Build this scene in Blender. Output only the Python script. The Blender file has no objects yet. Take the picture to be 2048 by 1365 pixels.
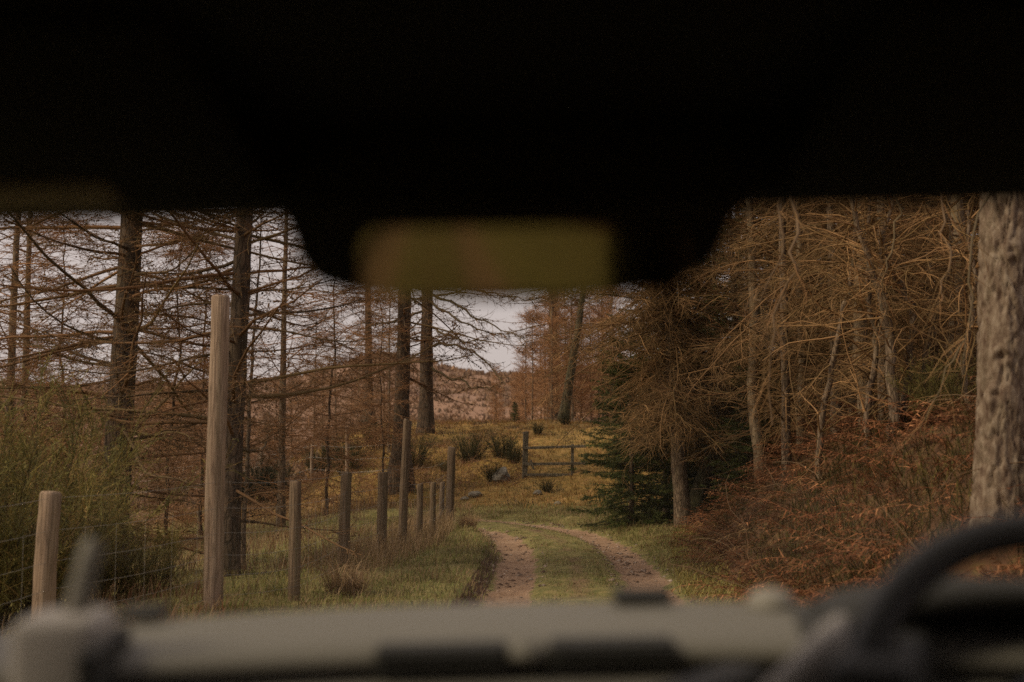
import bpy, bmesh, math, random
import numpy as np
from mathutils import Vector, Matrix

# ------------------------------------------------------------------ camera, sky, sun, exposure
SC = bpy.context.scene
COL = SC.collection
CAMZ = 1.5
FPX = 2400.0                       # focal length in pixels of the 2048 px wide photograph
PITCH = math.atan((880 - 682.5) / FPX)
cam_d = bpy.data.cameras.new('camera')
cam_d.sensor_width = 36.0
cam_d.lens = 36.0 * FPX / 2048.0
cam_d.clip_start = 0.05
cam_d.clip_end = 6000
cam_d.dof.use_dof = True
cam_d.dof.focus_distance = 17.0
cam_d.dof.aperture_fstop = 2.0
cam = bpy.data.objects.new('camera', cam_d)
COL.objects.link(cam)
cam.location = (0, 0, CAMZ)
cam.rotation_euler = (math.radians(90) + PITCH, 0, 0)
SC.camera = cam

SUN_EL, SUN_AZ = math.radians(42), math.radians(-112)      # azimuth measured from +Y towards +X
world = bpy.data.worlds.new('World')
SC.world = world
world.use_nodes = True
wn, wl = world.node_tree.nodes, world.node_tree.links
wn.clear()
w_out = wn.new('ShaderNodeOutputWorld')
w_bg = wn.new('ShaderNodeBackground')
w_sky = wn.new('ShaderNodeTexSky')
w_sky.sky_type = 'NISHITA'
w_sky.sun_disc = False
w_sky.sun_elevation = SUN_EL
w_sky.sun_rotation = SUN_AZ
w_sky.dust_density = 3.0
w_mix = wn.new('ShaderNodeMix'); w_mix.data_type = 'RGBA'
w_mix.inputs[0].default_value = 0.93                        # closed cloud cover over the blue
w_noise = wn.new('ShaderNodeTexNoise'); w_noise.inputs['Scale'].default_value = 2.2
w_noise.inputs['Detail'].default_value = 4
w_tc = wn.new('ShaderNodeTexCoord')
w_ramp = wn.new('ShaderNodeValToRGB')
w_ramp.color_ramp.elements[0].position = 0.3
w_ramp.color_ramp.elements[0].color = (3.90, 3.32, 3.22, 1)
w_ramp.color_ramp.elements[1].position = 0.7
w_ramp.color_ramp.elements[1].color = (4.55, 3.86, 3.74, 1)
wl.new(w_tc.outputs['Generated'], w_noise.inputs['Vector'])
wl.new(w_noise.outputs['Fac'], w_ramp.inputs[0])
wl.new(w_sky.outputs[0], w_mix.inputs[6])
wl.new(w_ramp.outputs[0], w_mix.inputs[7])
wl.new(w_mix.outputs[2], w_bg.inputs[0])
w_bg.inputs[1].default_value = 0.11
wl.new(w_bg.outputs[0], w_out.inputs[0])

sun_d = bpy.data.lights.new('sun', 'SUN')
sun_d.energy = 2.2
sun_d.angle = math.radians(18)
sun_d.color = (1.0, 0.84, 0.60)
sun = bpy.data.objects.new('sun', sun_d)
COL.objects.link(sun)
sdir = Vector((math.sin(SUN_AZ) * math.cos(SUN_EL), math.cos(SUN_AZ) * math.cos(SUN_EL), math.sin(SUN_EL)))
sun.rotation_euler = sdir.to_track_quat('Z', 'Y').to_euler()
sun.location = (-20, -10, 30)

SC.view_settings.view_transform = 'Standard'
SC.view_settings.look = 'None'
SC.view_settings.gamma = 1.0
SC.view_settings.exposure = 0.52
SC.cycles.use_denoising = False
SC.cycles.max_bounces = 6
SC.cycles.transparent_max_bounces = 12

# ------------------------------------------------------------------ helpers
PI = math.pi
RNG = np.random.default_rng(11)
random.seed(4)

def at(px, py, Y):
    """the point at distance Y ahead of the camera that lies on a line of sight"""
    c, s = math.cos(PITCH), math.sin(PITCH)
    a, b = (px - 1024) / FPX, (682.5 - py) / FPX
    d = np.array([a, c - b * s, s + b * c])
    d = d * (Y / d[1])
    return np.array([d[0], d[1], d[2] + CAMZ])

def sstep(a, b, x):
    t = np.clip((x - a) / (b - a), 0, 1)
    return t * t * (3 - 2 * t)

def _hash(ix, iy, iz, s):
    n = (ix * 374761393 + iy * 668265263 + iz * 2147483647 + s * 974634777) & 0xffffffff
    n = ((n ^ (n >> 13)) * 1274126177) & 0xffffffff
    n = ((n ^ (n >> 16)) * 2246822519) & 0xffffffff
    return ((n ^ (n >> 15)) & 0xffff) / 65535.0

def vnoise(x, y, s=0, z=None):
    x = np.asarray(x, float); y = np.asarray(y, float)
    ix, iy = np.floor(x).astype(np.int64), np.floor(y).astype(np.int64)
    fx, fy = x - ix, y - iy
    fx, fy = fx * fx * (3 - 2 * fx), fy * fy * (3 - 2 * fy)
    def h(a, b): return _hash(ix + a, iy + b, 0, s)
    return (h(0, 0) * (1 - fx) + h(1, 0) * fx) * (1 - fy) + (h(0, 1) * (1 - fx) + h(1, 1) * fx) * fy

def fbm(x, y, s=0, o=4):
    v, a, t = 0.0, 1.0, 0.0
    for i in range(o):
        v = v + a * vnoise(x * 2 ** i, y * 2 ** i, s + i); t += a; a *= 0.5
    return v / t

def make_mesh(name, V, F4=None, F3=None, col=None, smooth=False):
    me = bpy.data.meshes.new(name)
    V = np.asarray(V, np.float32)
    me.vertices.add(len(V)); me.vertices.foreach_set('co', V.ravel())
    idx, starts, pos = [], [], 0
    for F, k in ((F4, 4), (F3, 3)):
        if F is not None and len(F):
            F = np.asarray(F, np.int32)
            idx.append(F.ravel()); starts.append(pos + np.arange(len(F)) * k); pos += F.size
    idx = np.concatenate(idx).astype(np.int32); starts = np.concatenate(starts).astype(np.int32)
    me.loops.add(len(idx)); me.loops.foreach_set('vertex_index', idx)
    me.polygons.add(len(starts)); me.polygons.foreach_set('loop_start', starts)
    if smooth: me.polygons.foreach_set('use_smooth', np.ones(len(starts), bool))
    if col is not None:
        at_ = me.color_attributes.new('Col', 'FLOAT_COLOR', 'POINT')
        c = np.ones((len(V), 4), np.float32); c[:, :3] = col
        at_.data.foreach_set('color', c.ravel())
    me.update(calc_edges=True)
    return me

def add_obj(name, me, mat=None, parent=None, loc=None, rot=None, **props):
    o = bpy.data.objects.new(name, me)
    COL.objects.link(o)
    if mat is not None and me is not None and not me.materials: me.materials.append(mat)
    if parent is not None: o.parent = parent
    if loc is not None: o.location = [float(v) for v in loc]
    if rot is not None: o.rotation_euler = rot
    for k, v in props.items(): o[k] = v
    return o

def thing(name, label, category, loc=(0, 0, 0), rot=(0, 0, 0), group=None):
    o = add_obj(name, None, loc=loc, rot=rot, label=label, category=category)
    o.empty_display_size = 0.2
    if group: o['group'] = group
    return o

class Geo:
    def __init__(s): s.V, s.F4, s.F3, s.C, s.n = [], [], [], [], 0
    def add(s, V, F4=None, F3=None, col=(1, 1, 1)):
        V = np.asarray(V, float).reshape(-1, 3)
        if F4 is not None and len(F4): s.F4.append(np.asarray(F4) + s.n)
        if F3 is not None and len(F3): s.F3.append(np.asarray(F3) + s.n)
        c = np.asarray(col, float)
        s.C.append(np.broadcast_to(c, (len(V), 3)))
        s.V.append(V); s.n += len(V)
    def mesh(s, name, smooth=False):
        return make_mesh(name, np.concatenate(s.V), np.concatenate(s.F4) if s.F4 else None,
                         np.concatenate(s.F3) if s.F3 else None, np.concatenate(s.C), smooth)

def norm(a): return a / np.maximum(np.linalg.norm(a, axis=-1, keepdims=True), 1e-9)

def tubes(P, R, sides=3, cap=False):
    """P (N,K,3) centre lines, R (N,K) radii -> vertices and quads of N tapered tubes"""
    P = np.asarray(P, float); R = np.asarray(R, float)
    N, K, _ = P.shape
    T = norm(np.gradient(P, axis=1))
    m = np.abs(norm(P[:, -1] - P[:, 0])[:, 2]) > 0.75
    ref = np.where(m[:, None], np.array([1.0, 0.13, 0]), np.array([0, 0.05, 1.0]))[:, None, :]
    U = norm(np.cross(T, ref)); W = np.cross(T, U)
    a = np.arange(sides) * 2 * math.pi / sides
    V = P[:, :, None, :] + R[:, :, None, None] * (np.cos(a)[None, None, :, None] * U[:, :, None, :] + np.sin(a)[None, None, :, None] * W[:, :, None, :])
    base = (np.arange(N)[:, None, None] * K + np.arange(K - 1)[None, :, None]) * sides
    j = np.arange(sides)[None, None, :]; j2 = (j + 1) % sides
    F = np.stack([base + j, base + j2, base + sides + j2, base + sides + j], -1).reshape(-1, 4)
    return V.reshape(-1, 3), F

def smooth_path(pts, n):
    pts = np.asarray(pts, float)
    t = np.linspace(0, 1, len(pts)); u = np.linspace(0, 1, n)
    out = np.zeros((n, pts.shape[1]))
    for i, ui in enumerate(u):                               # Catmull-Rom through the points
        k = min(int(ui * (len(pts) - 1)), len(pts) - 2); f = ui * (len(pts) - 1) - k
        p0, p1, p2, p3 = pts[max(k - 1, 0)], pts[k], pts[k + 1], pts[min(k + 2, len(pts) - 1)]
        out[i] = 0.5 * (2 * p1 + (p2 - p0) * f + (2 * p0 - 5 * p1 + 4 * p2 - p3) * f * f + (3 * p1 - p0 - 3 * p2 + p3) * f ** 3)
    return out

# ------------------------------------------------------------------ materials
def mat_new(name):
    m = bpy.data.materials.new(name); m.use_nodes = True
    nt = m.node_tree; b = nt.nodes['Principled BSDF']
    b.inputs['Specular IOR Level'].default_value = 0.25
    return m, nt, b

def N(nt, kind, **inp):
    n = nt.nodes.new(kind)
    for k, v in inp.items():
        k = k.replace('_', ' ')
        n.inputs[k].default_value = v
    return n

def mat_plain(name, col, rough=0.6, metal=0.0, spec=0.25, grain=0.0, gscale=60):
    m, nt, b = mat_new(name)
    b.inputs['Base Color'].default_value = (*col, 1); b.inputs['Roughness'].default_value = rough
    b.inputs['Metallic'].default_value = metal; b.inputs['Specular IOR Level'].default_value = spec
    if grain:
        tc = nt.nodes.new('ShaderNodeTexCoord')
        n = N(nt, 'ShaderNodeTexNoise', Scale=gscale, Detail=4.0)
        mx = nt.nodes.new('ShaderNodeMix'); mx.data_type = 'RGBA'
        mx.inputs[6].default_value = (*[c * (1 - grain) for c in col], 1); mx.inputs[7].default_value = (*[min(1, c * (1 + grain)) for c in col], 1)
        nt.links.new(tc.outputs['Object'], n.inputs['Vector']); nt.links.new(n.outputs['Fac'], mx.inputs[0]); nt.links.new(mx.outputs[2], b.inputs['Base Color'])
        bp = N(nt, 'ShaderNodeBump', Strength=0.25, Distance=0.002)
        nt.links.new(n.outputs['Fac'], bp.inputs['Height']); nt.links.new(bp.outputs[0], b.inputs['Normal'])
    return m

def mat_veg(name, rough=0.8, trans=0.0, nscale=3.0, var=0.35):
    """colour comes from the plant's own colour attribute, varied by noise"""
    m, nt, b = mat_new(name)
    a = nt.nodes.new('ShaderNodeAttribute'); a.attribute_name = 'Col'
    g = nt.nodes.new('ShaderNodeNewGeometry')
    n = N(nt, 'ShaderNodeTexNoise', Scale=nscale, Detail=3.0)
    mr = N(nt, 'ShaderNodeMapRange'); mr.inputs[1].default_value = 0.3; mr.inputs[2].default_value = 0.7
    mr.inputs[3].default_value = 1 - var; mr.inputs[4].default_value = 1 + var
    mu = nt.nodes.new('ShaderNodeVectorMath'); mu.operation = 'SCALE'
    nt.links.new(g.outputs['Position'], n.inputs['Vector']); nt.links.new(n.outputs['Fac'], mr.inputs[0])
    nt.links.new(a.outputs['Color'], mu.inputs[0]); nt.links.new(mr.outputs[0], mu.inputs['Scale'])
    nt.links.new(mu.outputs[0], b.inputs['Base Color'])
    b.inputs['Roughness'].default_value = rough; b.inputs['Specular IOR Level'].default_value = 0.15
    if trans:
        out = nt.nodes['Material Output']
        t = nt.nodes.new('ShaderNodeBsdfTranslucent'); mx = nt.nodes.new('ShaderNodeMixShader'); mx.inputs[0].default_value = trans
        nt.links.new(mu.outputs[0], t.inputs[0]); nt.links.new(b.outputs[0], mx.inputs[1]); nt.links.new(t.outputs[0], mx.inputs[2]); nt.links.new(mx.outputs[0], out.inputs[0])
    return m

def mat_bark(name, c0, c1, c2, sx=14.0, sz=3.0, bump=0.8, lichen=0.0, crack=1.0):
    m, nt, b = mat_new(name)
    tc = nt.nodes.new('ShaderNodeTexCoord'); mp = nt.nodes.new('ShaderNodeMapping'); mp.inputs['Scale'].default_value = (sx, sx, sz)
    n1 = N(nt, 'ShaderNodeTexNoise', Scale=1.0, Detail=7.0, Roughness=0.65)
    v = N(nt, 'ShaderNodeTexVoronoi', Scale=1.3); v.feature = 'DISTANCE_TO_EDGE'
    n2 = N(nt, 'ShaderNodeTexNoise', Scale=0.35, Detail=3.0)
    r = nt.nodes.new('ShaderNodeValToRGB'); cr = r.color_ramp
    cr.elements[0].position = 0.32; cr.elements[0].color = (*c0, 1); cr.elements[1].position = 0.66; cr.elements[1].color = (*c2, 1)
    e = cr.elements.new(0.5); e.color = (*c1, 1)
    L = nt.links.new
    L(tc.outputs['Object'], mp.inputs[0]); L(mp.outputs[0], n1.inputs['Vector']); L(mp.outputs[0], n2.inputs['Vector'])
    wob = nt.nodes.new('ShaderNodeVectorMath'); wob.operation = 'MULTIPLY_ADD'; wob.inputs[1].default_value = (0.7, 0.7, 0.7)
    L(n1.outputs['Color'], wob.inputs[0]); L(mp.outputs[0], wob.inputs[2]); L(wob.outputs[0], v.inputs['Vector'])
    L(n1.outputs['Fac'], r.inputs[0])
    col = r.outputs[0]
    crk = N(nt, 'ShaderNodeMapRange'); crk.inputs[1].default_value = 0.0; crk.inputs[2].default_value = 0.12
    L(v.outputs['Distance'], crk.inputs[0]); crk.inputs[3].default_value = 1 - crack
    mx = nt.nodes.new('ShaderNodeMix'); mx.data_type = 'RGBA'; mx.inputs[6].default_value = (*[x * 0.6 for x in c0], 1)
    L(crk.outputs[0], mx.inputs[0]); L(col, mx.inputs[7]); col = mx.outputs[2]
    if lichen:
        lr = N(nt, 'ShaderNodeMapRange'); lr.inputs[1].default_value = 0.52; lr.inputs[2].default_value = 0.7; lr.inputs[4].default_value = lichen
        L(n2.outputs['Fac'], lr.inputs[0])
        m2 = nt.nodes.new('ShaderNodeMix'); m2.data_type = 'RGBA'; m2.inputs[7].default_value = (0.10, 0.10, 0.045, 1)
        L(lr.outputs[0], m2.inputs[0]); L(col, m2.inputs[6]); col = m2.outputs[2]
    L(col, b.inputs['Base Color'])
    ad = nt.nodes.new('ShaderNodeMath'); ad.operation = 'ADD'
    L(crk.outputs[0], ad.inputs[0]); L(n1.outputs['Fac'], ad.inputs[1])
    bp = N(nt, 'ShaderNodeBump', Strength=bump, Distance=0.015); L(ad.outputs[0], bp.inputs['Height']); L(bp.outputs[0], b.inputs['Normal'])
    b.inputs['Roughness'].default_value = 0.9
    return m

M = {}
M['twig'] = mat_veg('larch_twigs', 0.85, 0, 0.8, 0.3)
M['needle'] = mat_veg('conifer_needles', 0.6, 0.3, 1.6, 0.45)
M['grass'] = mat_veg('grass_blades', 0.7, 0.3, 1.3, 0.35)
M['bracken'] = mat_veg('dead_bracken', 0.85, 0.2, 1.5, 0.4)
M['bark'] = mat_bark('larch_bark', (0.040, 0.026, 0.018), (0.092, 0.062, 0.042), (0.155, 0.108, 0.072), 13, 3, 0.9, 0.15, 0.7)
M['bark_near'] = mat_bark('scaly_grey_brown_bark', (0.07, 0.040, 0.026), (0.165, 0.118, 0.083), (0.25, 0.195, 0.145), 22, 9, 0.9, 0.12, 0.0)
M['bark_flaky'] = mat_bark('brown_flaky_bark', (0.06, 0.04, 0.027), (0.17, 0.118, 0.078), (0.27, 0.20, 0.138), 20, 6, 0.8, 0.25, 0.6)  # paler and browner than the dark larch bark
M['bark_green'] = mat_bark('algae_green_bark', (0.030, 0.025, 0.014), (0.085, 0.070, 0.040), (0.15, 0.12, 0.075), 15, 3, 0.7, 0.6)
M['bark_wood'] = mat_bark('pale_tan_bark', (0.085, 0.060, 0.038), (0.215, 0.155, 0.098), (0.31, 0.235, 0.155), 16, 4, 0.7, 0.35, 0.4)
M['post'] = mat_bark('weathered_post_wood', (0.15, 0.10, 0.068), (0.285, 0.20, 0.143), (0.39, 0.29, 0.212), 46, 1.6, 0.5, 0.3, 0.6)
M['post_dark'] = mat_bark('brown_post_wood', (0.085, 0.057, 0.037), (0.165, 0.113, 0.073), (0.25, 0.175, 0.115), 46, 1.6, 0.5, 0.35, 0.6)
M['gate'] = mat_bark('grey_gate_timber', (0.08, 0.066, 0.046), (0.17, 0.145, 0.105), (0.28, 0.24, 0.18), 30, 6, 0.4, 0.3)
M['wire'] = mat_plain('galvanised_wire', (0.33, 0.31, 0.29), 0.45, 0.6, 0.4)
M['rock'] = mat_bark('lichened_rock', (0.12, 0.105, 0.085), (0.23, 0.205, 0.165), (0.38, 0.35, 0.29), 5, 5, 0.6, 0.5, 0.3)

# ------------------------------------------------------------------ terrain
TRK = smooth_path([(0.2, -40), (0, -14), (0, 0), (0.25, 5), (0.5, 9), (0.66, 11.6), (0.76, 14.4), (0.76, 16.3), (0.62, 18.4), (0.22, 20.2), (-0.55, 21.7), (-1.7, 22.6), (-4, 23.3), (-8, 23.8), (-16, 24.6), (-40, 28)], 520)
TT = norm(np.gradient(TRK, axis=0))

def track_dist(x, y):
    x = np.atleast_1d(x).astype(float); y = np.atleast_1d(y).astype(float)
    d = np.full(x.shape, 50.0)
    near = np.where((y > -45) & (y < 34) & (x > -45) & (x < 8))[0]
    for i in range(0, len(near), 20000):
        k = near[i:i + 20000]
        dx = x[k, None] - TRK[None, :, 0]; dy = y[k, None] - TRK[None, :, 1]
        q = np.argmin(dx * dx + dy * dy, axis=1); r = np.arange(len(k))
        d[k] = dx[r, q] * TT[q, 1] - dy[r, q] * TT[q, 0]     # positive on the right-hand side
    return d

BX = np.array([(-60, 2.6), (-10, 3.0), (4, 2.8), (8, 2.05), (12, 1.90), (16, 2.35), (20, 3.0), (24, 4.2), (28, 5.2), (34, 6.0)])
def ground_raw(x, y, td):
    r = np.hypot(x, y)
    z = 0.10 * (fbm(x * 0.35, y * 0.35, 3, 3) - 0.5)
    at_ = np.abs(td)
    z = z * sstep(1.0, 3.0, at_)
    # verges stand a little above the ruts, the left one with a cut edge
    z = z + 0.11 * sstep(0.98, 1.16, -td) * (1 - sstep(4, 9, -td)) + 0.09 * sstep(1.0, 1.6, td) * (td < 40)
    z = z - 0.055 * np.exp(-((at_ - 0.70) / 0.25) ** 4)
    z = z + 0.02 * np.exp(-(td / 0.3) ** 2)
    # field falls away beyond the fence
    z = z - 0.40 * sstep(-2.4, -6.0, x) * (1 - sstep(30, 60, y)) * sstep(-12, 4, y)
    # bank on the right
    xb = np.interp(y, BX[:, 0], BX[:, 1])
    z = z + (1.45 * sstep(0, 2.0, x - xb) + 0.16 * np.clip(x - xb - 1.4, 0, 14)) * (1 - 0.35 * sstep(24, 34, y)) * sstep(-70, -30, y)
    # mossy mound behind the bend
    z = z + 2.0 * sstep(24.6, 36.5, y + 0.25 * x) * sstep(-8.5, -3.0, x + 0.12 * (y - 26)) * (1 - 0.75 * sstep(42, 70, y)) * (1 - sstep(5, 11, x))
    z = z + (0.30 * (fbm(x * 0.7, y * 0.7, 21, 3) - 0.5) * sstep(24, 28, y) * (1 - sstep(60, 90, r)))
    # hills
    z = z + (13.5 + 5.0 * fbm(x * 0.006 + 3, y * 0.006, 31, 3)) * sstep(70, 330, r) * (0.85 + 0.35 * sstep(-140, 40, x))
    z = z + 5.5 * np.exp(-((np.arctan2(x, np.maximum(y, 1)) + 0.105) / 0.055) ** 2) * sstep(110, 300, r)
    z = z + 2.2 * (fbm(x * 0.03, y * 0.03, 41, 3) - 0.5) * sstep(50, 120, r) + 14 * sstep(400, 1500, r)
    return z

def ground(x, y):
    x = np.atleast_1d(np.asarray(x, float)); y = np.atleast_1d(np.asarray(y, float))
    return ground_raw(x, y, track_dist(x, y))

def gz(x, y): return float(ground([x], [y])[0])

def hit(px, py, dmax=80.0):
    Y = np.concatenate([np.arange(4, 40, 0.05), np.arange(40, dmax, 0.25)])
    P = np.array([at(px, py, 1.0) - np.array([0, 0, CAMZ])])[0]
    X, Z = P[0] * Y, CAMZ + P[2] * Y
    g = ground(X, Y)
    k = np.where(g >= Z)[0]
    k = k[0] if len(k) else len(Y) - 1
    return np.array([X[k], Y[k], g[k]])

def spread(a, b, step, lim, grow=1.16):
    mid = np.arange(a, b + step / 2, step)
    out, s, v = [], step, b
    while v < lim: s *= grow; v += s; out.append(v)
    lo, s, v = [], step, a
    while v > -lim: s *= grow; v -= s; lo.append(v)
    return np.concatenate([lo[::-1], mid, out])

gx = spread(-5.5, 5.5, 0.06, 1800); gy = spread(7.5, 31, 0.085, 1800)
GX, GY = np.meshgrid(gx, gy)
fx_, fy_ = GX.ravel(), GY.ravel()
td_ = track_dist(fx_, fy_)
gz_ = ground_raw(fx_, fy_, td_)
rag = 0.16 * (fbm(fx_ * 2.6, fy_ * 2.6, 55, 4) - 0.5)
rut = np.exp(-((np.abs(td_) - 0.70 + rag) / 0.245) ** 4)
fine = (fbm(fx_ * 3.1, fy_ * 3.1, 51, 4) - 0.5)
gz_ = gz_ + 0.07 * fine * (1 - rut) * (np.hypot(fx_, fy_) < 60) * sstep(0.0, 0.5, np.abs(np.abs(td_) - 0.7))
gz_ = gz_ + 0.055 * (fbm(fx_ * 6, fy_ * 6, 61, 4) - 0.5) * rut
ii = np.arange(len(gx) * len(gy)).reshape(len(gy), len(gx))
GF = np.stack([ii[:-1, :-1], ii[:-1, 1:], ii[1:, 1:], ii[1:, :-1]], -1).reshape(-1, 4)
g_me = make_mesh('ground', np.stack([fx_, fy_, gz_], -1), GF, smooth=True)
xb_ = np.interp(fy_, BX[:, 0], BX[:, 1])
rr_ = np.hypot(fx_, fy_)
zones = {
    'rut': rut * (rr_ < 60),
    'centre': np.exp(-(td_ / 0.24) ** 2) * (rr_ < 60),
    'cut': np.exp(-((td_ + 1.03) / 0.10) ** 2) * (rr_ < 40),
    'moss': sstep(24.5, 26.5, fy_ + 0.25 * fx_) * sstep(-9, -4, fx_) * (1 - sstep(45, 60, rr_)),
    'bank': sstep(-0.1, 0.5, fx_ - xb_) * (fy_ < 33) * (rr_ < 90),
    'heath': np.maximum(sstep(38, 55, rr_), sstep(-6, -9, fx_) * sstep(20, 30, fy_)),
}
for k, v in zones.items():
    a_ = g_me.attributes.new(k, 'FLOAT', 'POINT'); a_.data.foreach_set('value', v.astype(np.float32))

m, nt, b = mat_new('ground')
L = nt.links.new
geo = nt.nodes.new('ShaderNodeNewGeometry')
def noise(scale, detail=5.0, rough=0.6):
    n = N(nt, 'ShaderNodeTexNoise', Scale=scale, Detail=detail, Roughness=rough); L(geo.outputs['Position'], n.inputs['Vector']); return n.outputs['Fac']
def ramp(fac, stops):
    r = nt.nodes.new('ShaderNodeValToRGB'); cr = r.color_ramp
    cr.elements[0].position = stops[0][0]; cr.elements[0].color = (*stops[0][1], 1)
    cr.elements[1].position = stops[-1][0]; cr.elements[1].color = (*stops[-1][1], 1)
    for p, c in stops[1:-1]: e = cr.elements.new(p); e.color = (*c, 1)
    L(fac, r.inputs[0]); return r.outputs[0]
def attr(nm):
    a = nt.nodes.new('ShaderNodeAttribute'); a.attribute_name = nm; return a.outputs['Fac']
def mixc(f, a, c):
    mx = nt.nodes.new('ShaderNodeMix'); mx.data_type = 'RGBA'; L(f, mx.inputs[0]); L(a, mx.inputs[6]); L(c, mx.inputs[7]); return mx.outputs[2]
def rough_edge(nm, n, amt=0.6, lo=0.4, hi=0.6):
    ad = nt.nodes.new('ShaderNodeMath'); ad.operation = 'MULTIPLY_ADD'; ad.inputs[1].default_value = amt; ad.inputs[2].default_value = -amt / 2
    L(n, ad.inputs[0]); a2 = nt.nodes.new('ShaderNodeMath'); a2.operation = 'ADD'; L(attr(nm), a2.inputs[0]); L(ad.outputs[0], a2.inputs[1])
    mr = N(nt, 'ShaderNodeMapRange'); mr.inputs[1].default_value = lo; mr.inputs[2].default_value = hi; mr.interpolation_type = 'SMOOTHSTEP'
    L(a2.outputs[0], mr.inputs[0]); return mr.outputs[0]
nA, nB, nC, nD = noise(1.1), noise(6.0), noise(24.0, 6), noise(0.012, 6)
grass_c = ramp(nB, [(0.3, (0.112, 0.112, 0.034)), (0.5, (0.196, 0.170, 0.059)), (0.7, (0.288, 0.222, 0.090))])
track_c = ramp(nC, [(0.30, (0.192, 0.105, 0.060)), (0.47, (0.345, 0.221, 0.146)), (0.7, (0.462, 0.328, 0.236))])
moss_c = ramp(nB, [(0.28, (0.115, 0.084, 0.027)), (0.5, (0.270, 0.169, 0.047)), (0.68, (0.351, 0.203, 0.074))])
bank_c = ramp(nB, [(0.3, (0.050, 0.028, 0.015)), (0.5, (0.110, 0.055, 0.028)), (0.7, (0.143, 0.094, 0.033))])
heath_n = noise(0.35, 8, 0.7)
heath_c = ramp(heath_n, [(0.30, (0.15, 0.092, 0.060)), (0.5, (0.27, 0.165, 0.105)), (0.68, (0.35, 0.225, 0.145))])
heath_c2 = ramp(nD, [(0.35, (0.221, 0.137, 0.111)), (0.55, (0.273, 0.153, 0.098)), (0.7, (0.169, 0.124, 0.078))])
trk_n = noise(2.3, 6, 0.7)
track_b = ramp(trk_n, [(0.36, (0.143, 0.077, 0.040)), (0.52, (0.265, 0.162, 0.096)), (0.66, (0.351, 0.238, 0.159))])
red_c = ramp(nB, [(0.3, (0.142, 0.079, 0.043)), (0.7, (0.237, 0.151, 0.086))])
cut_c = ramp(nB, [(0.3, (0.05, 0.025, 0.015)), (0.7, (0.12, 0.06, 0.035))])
c = mixc(rough_edge('moss', nA), grass_c, moss_c)
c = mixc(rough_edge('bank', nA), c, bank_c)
hm = nt.nodes.new('ShaderNodeMix'); hm.data_type = 'RGBA'; hm.inputs[0].default_value = 0.55; L(heath_c, hm.inputs[6]); L(heath_c2, hm.inputs[7])
c = mixc(rough_edge('heath', nA), c, hm.outputs[2])
c = mixc(rough_edge('centre', nA, 1.6, 0.75, 1.3), c, red_c)
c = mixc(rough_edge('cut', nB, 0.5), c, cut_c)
tm_ = nt.nodes.new('ShaderNodeMix'); tm_.data_type = 'RGBA'; tm_.inputs[0].default_value = 0.55; L(track_c, tm_.inputs[6]); L(track_b, tm_.inputs[7])
c = mixc(rough_edge('rut', nB, 0.9, 0.28, 0.66), c, tm_.outputs[2])
L(c, b.inputs['Base Color']); b.inputs['Roughness'].default_value = 0.95
bp = N(nt, 'ShaderNodeBump', Strength=0.8, Distance=0.03); L(nC, bp.inputs['Height']); L(bp.outputs[0], b.inputs['Normal'])
add_obj('ground', g_me, m, kind='structure')

# ------------------------------------------------------------------ trees
def grow(base, d, Lh, K, droop, wig, rng, up_tip=0.0):
    n = len(base); P = np.zeros((n, K, 3)); P[:, 0] = base; d = norm(d)
    st = (Lh / (K - 1))[:, None]
    for k in range(1, K):
        d = d + rng.normal(0, wig, (n, 3)); d[:, 2] += -droop + up_tip * (k / (K - 1)) ** 2
        d = norm(d); P[:, k] = P[:, k - 1] + d * st
    return P

def offshoots(P, Lp, per_m, rng, t0=0.12, t1=1.0, ang=(35, 75), vert=0.35):
    n, K, _ = P.shape
    cnt = rng.poisson(Lp * per_m)
    pi = np.repeat(np.arange(n), cnt)
    t = rng.uniform(t0, t1, len(pi)) * (K - 1)
    k = np.minimum(t.astype(int), K - 2); f = (t - k)[:, None]
    a, b_ = P[pi, k], P[pi, k + 1]
    T = norm(b_ - a)
    S = np.cross(T, np.array([0, 0, 1.0])) + 1e-4
    S = norm(S) * rng.choice([-1, 1], len(pi))[:, None]
    S = norm(S + rng.normal(0, vert, S.shape))
    an = np.radians(rng.uniform(*ang, len(pi)))[:, None]
    return pi, t / (K - 1), a * (1 - f) + b_ * f, norm(np.cos(an) * T + np.sin(an) * S)

def knobs(P, per, size, rng):
    """the little woody spurs along bare larch twigs, one small tetrahedron each"""
    n, K, _ = P.shape
    m_ = int(n * per); pi = rng.integers(0, n, m_); t = rng.uniform(0.1, 1, m_) * (K - 1)
    k = np.minimum(t.astype(int), K - 2); f = (t - k)[:, None]
    c_ = P[pi, k] * (1 - f) + P[pi, k + 1] * f
    tet = np.array([[1, 1, 1], [1, -1, -1], [-1, 1, -1], [-1, -1, 1]], float)
    s = (size * rng.uniform(0.6, 1.4, m_))[:, None, None]
    V = c_[:, None, :] + tet[None] * s
    F = np.array([[0, 1, 2], [0, 3, 1], [0, 2, 3], [1, 3, 2]])[None] + (np.arange(m_) * 4)[:, None, None]
    return V.reshape(-1, 3), F.reshape(-1, 3)

def pal(rng, n, cols, rep, jit=0.25):
    c_ = np.asarray(cols)[rng.integers(0, len(cols), n)] * rng.uniform(1 - jit, 1 + jit, (n, 1))
    return np.repeat(c_, rep, axis=0)

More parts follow.
